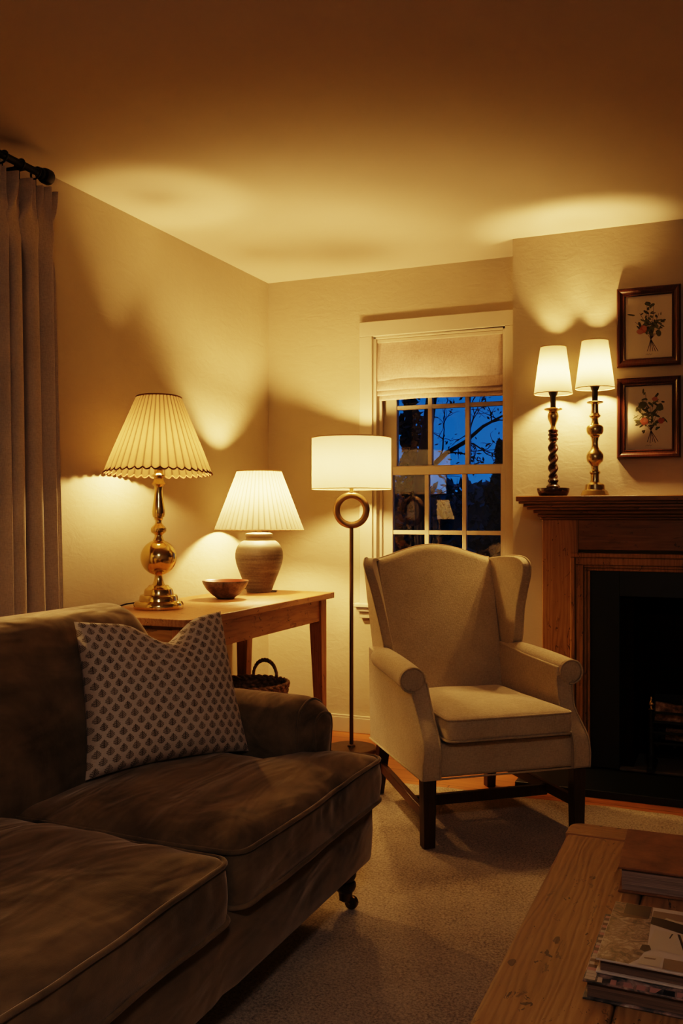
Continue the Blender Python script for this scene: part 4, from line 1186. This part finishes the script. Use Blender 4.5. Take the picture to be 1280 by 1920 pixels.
# ------------------------------------------------------------------ outside
def foliage_mat(name, c):
    t = NT(name); p = t.coord()
    col = t.mix(t.noise(p, 4, 2), tuple(x*.6 for x in c), c)
    return t.done(t.bsdf(col, .7, spec=.2))
M['fol'] = foliage_mat('dusk leaves', (.035,.055,.042)); M['fol2'] = foliage_mat('dusk hedge', (.15,.215,.19)); M['bark'] = foliage_mat('dusk bark', (.03,.022,.016))
def leaves(b, fn, n, size, rnd):
    for i in range(n):
        c = Vector(fn(rnd)); s = size*rnd.uniform(.6,1.4)
        d1 = Vector((rnd.gauss(0,1),rnd.gauss(0,1),rnd.gauss(0,1))).normalized(); d2 = d1.orthogonal().normalized()
        b.add([c-d1*s, c-d2*s*.45, c+d1*s, c+d2*s*.45], [(0,1,2,3)])
GZ = -.3
struct(MB().box(-40,30,BW+.25,60,GZ-.1,GZ).build('ground', foliage_mat('night lawn', (.01,.014,.008)), smooth=0))
rnd = random.Random(12)
tr = thing('tree', 'dark bare-branched tree outside the sash window', 'tree', (-2.62, 8.0, GZ))
b = MB()
b.tube([(0,0,0),(.03,0,1.2),(.0,0,1.8),(.05,0,2.1),(.12,0,2.6),(.14,0,3.4)], [.10,.08,.065,.055,.05,.03], 8)
br1 = [(.0,0,1.72),(.12,-.05,1.87),(.26,-.05,1.99),(.42,0,2.09),(.58,0,2.22),(.74,.05,2.31),(.88,.05,2.30)]
b.tube(br1, [.032,.027,.022,.018,.014,.009,.004], 7)
def twig(p, d, L, r, depth):
    p = Vector(p); d = Vector(d).normalized(); pts = [p]
    for i in range(4):
        d = (d+Vector((rnd.gauss(0,.25),rnd.gauss(0,.2),rnd.gauss(0,.2)))).normalized(); p = p+d*L/4; pts.append(p)
        if depth and rnd.random() < .8: twig(p, d+Vector((rnd.gauss(0,.8),rnd.gauss(0,.4),rnd.gauss(.1,.7))), L*.6, r*.6, depth-1)
    b.tube(pts, [r*(1-.18*k_) for k_ in range(5)], 5); ends.append(pts[-1])
ends = []
for p, d in (((.12,-.05,1.87),(.2,0,-.12)),((.26,-.05,1.99),(1,0,-.25)),((.42,0,2.09),(.3,0,1)),((.42,0,2.09),(1,0,-.3)),((.58,0,2.22),(1,0,.6)),((.74,.05,2.31),(1,0,-.7)),((.0,0,1.6),(1,0,.05)),((.2,-.05,1.95),(.1,0,1))): twig(p, d, .34, .009, 2)
b.build('trunk', M['bark'], tr, smooth=60)
b = MB()
leaves(b, lambda r: (lambda e: (e[0]+r.gauss(0,.03), e[1]+r.gauss(0,.03), e[2]+r.gauss(0,.03)))(r.choice(ends)), 330, .02, rnd)
b.build('foliage', M['fol'], tr, smooth=0, fix=False)
def conifer(label, x, y, h, r, n, seed, zlow=0):
    rn = random.Random(seed)
    t = thing('conifer', label, 'tree', (x, y, GZ))
    MB().tube([(0,0,0),(0,0,h*.95)], [.07,.01], 7).build('trunk', M['bark'], t)
    b = MB()
    def f(q):
        z = zlow + (h-zlow)*q.random()**1.2; rr = r*(1-z/h)**.7*q.random()**.5*(.75+.35*math.sin(z*13+seed)); a = q.uniform(0,2*PI)
        return (rr*math.cos(a), rr*math.sin(a), z)
    leaves(b, f, n, .05, rn); b.build('foliage', M['fol'], t, smooth=0, fix=False)
conifer('dark conifer left of the bare tree outside the window', -2.97, 8.75, 3.9, .27, 3000, 3)
conifer('dark pointed conifer seen through the right-hand window panes', -2.08, 8.85, 2.14, .42, 3600, 5)
hd = thing('hedge', 'dark garden hedge outside the lower window panes', 'hedge', (-2.6, 9.8, GZ))
b = MB()
leaves(b, lambda r: (r.uniform(-3,3), r.uniform(-.35,.35), r.uniform(0,1.78)+.12*math.sin(r.uniform(0,9))*0), 9000, .075, rnd)
b.build('foliage', M['fol2'], hd, smooth=0, fix=False)
def hm(u, v): 
    return (-3+6*u, .1*noise.noise(Vector((u*14,v*6,0)))-.05, 1.68*v+.12*noise.noise(Vector((u*12,0,7)))*v)
b = MB(); b.grid(hm, 80, 20); b.build('branches', M['fol2'], hd, smooth=180, fix=False)

# ------------------------------------------------------------------ sky, camera, view
w = bpy.data.worlds.new('dusk'); scn.world = w; w.use_nodes = True
nt = w.node_tree; nt.nodes.clear()
out = nt.nodes.new('ShaderNodeOutputWorld'); bg = nt.nodes.new('ShaderNodeBackground'); tc = nt.nodes.new('ShaderNodeTexCoord')
sep = nt.nodes.new('ShaderNodeSeparateXYZ'); nt.links.new(tc.outputs['Generated'], sep.inputs[0])
rp = nt.nodes.new('ShaderNodeValToRGB'); nz = nt.nodes.new('ShaderNodeTexNoise'); nz.inputs['Scale'].default_value = 5
mp = nt.nodes.new('ShaderNodeMapping'); mp.inputs['Scale'].default_value = (1,1,4); nt.links.new(tc.outputs['Generated'], mp.inputs[0]); nt.links.new(mp.outputs[0], nz.inputs['Vector'])
ma = nt.nodes.new('ShaderNodeMath'); ma.operation = 'MULTIPLY_ADD'; nt.links.new(nz.outputs['Fac'], ma.inputs[0]); ma.inputs[1].default_value = .12; nt.links.new(sep.outputs[2], ma.inputs[2])
nt.links.new(ma.outputs[0], rp.inputs[0])
e = rp.color_ramp.elements; e[0].position = .03; e[0].color = (.018,.155,.45,1); e[1].position = .30; e[1].color = (.006,.098,.36,1)
nt.links.new(rp.outputs[0], bg.inputs[0]); bg.inputs[1].default_value = 0.95; nt.links.new(bg.outputs[0], out.inputs[0])

cam = bpy.data.cameras.new('camera'); co = bpy.data.objects.new('camera', cam); COL.objects.link(co)
co.location = (0, 0, 1.139); co.rotation_euler = (PI/2, 0, math.atan((1375-640)/1730))
cam.sensor_width = 36; cam.sensor_fit = 'AUTO'; cam.lens = 36*1730/1920; cam.shift_y = 5/1920
cam.clip_start = .05
scn.camera = co
scn.view_settings.view_transform = 'Filmic'
scn.view_settings.look = 'High Contrast'
scn.view_settings.exposure = 0.16
cy = scn.cycles
cy.max_bounces = 7; cy.diffuse_bounces = 4; cy.use_adaptive_sampling = True; cy.adaptive_threshold = .05; cy.glossy_bounces = 4; cy.transparent_max_bounces = 12; cy.transmission_bounces = 4
cy.sample_clamp_indirect = 3.0; cy.caustics_reflective = False; cy.caustics_refractive = False
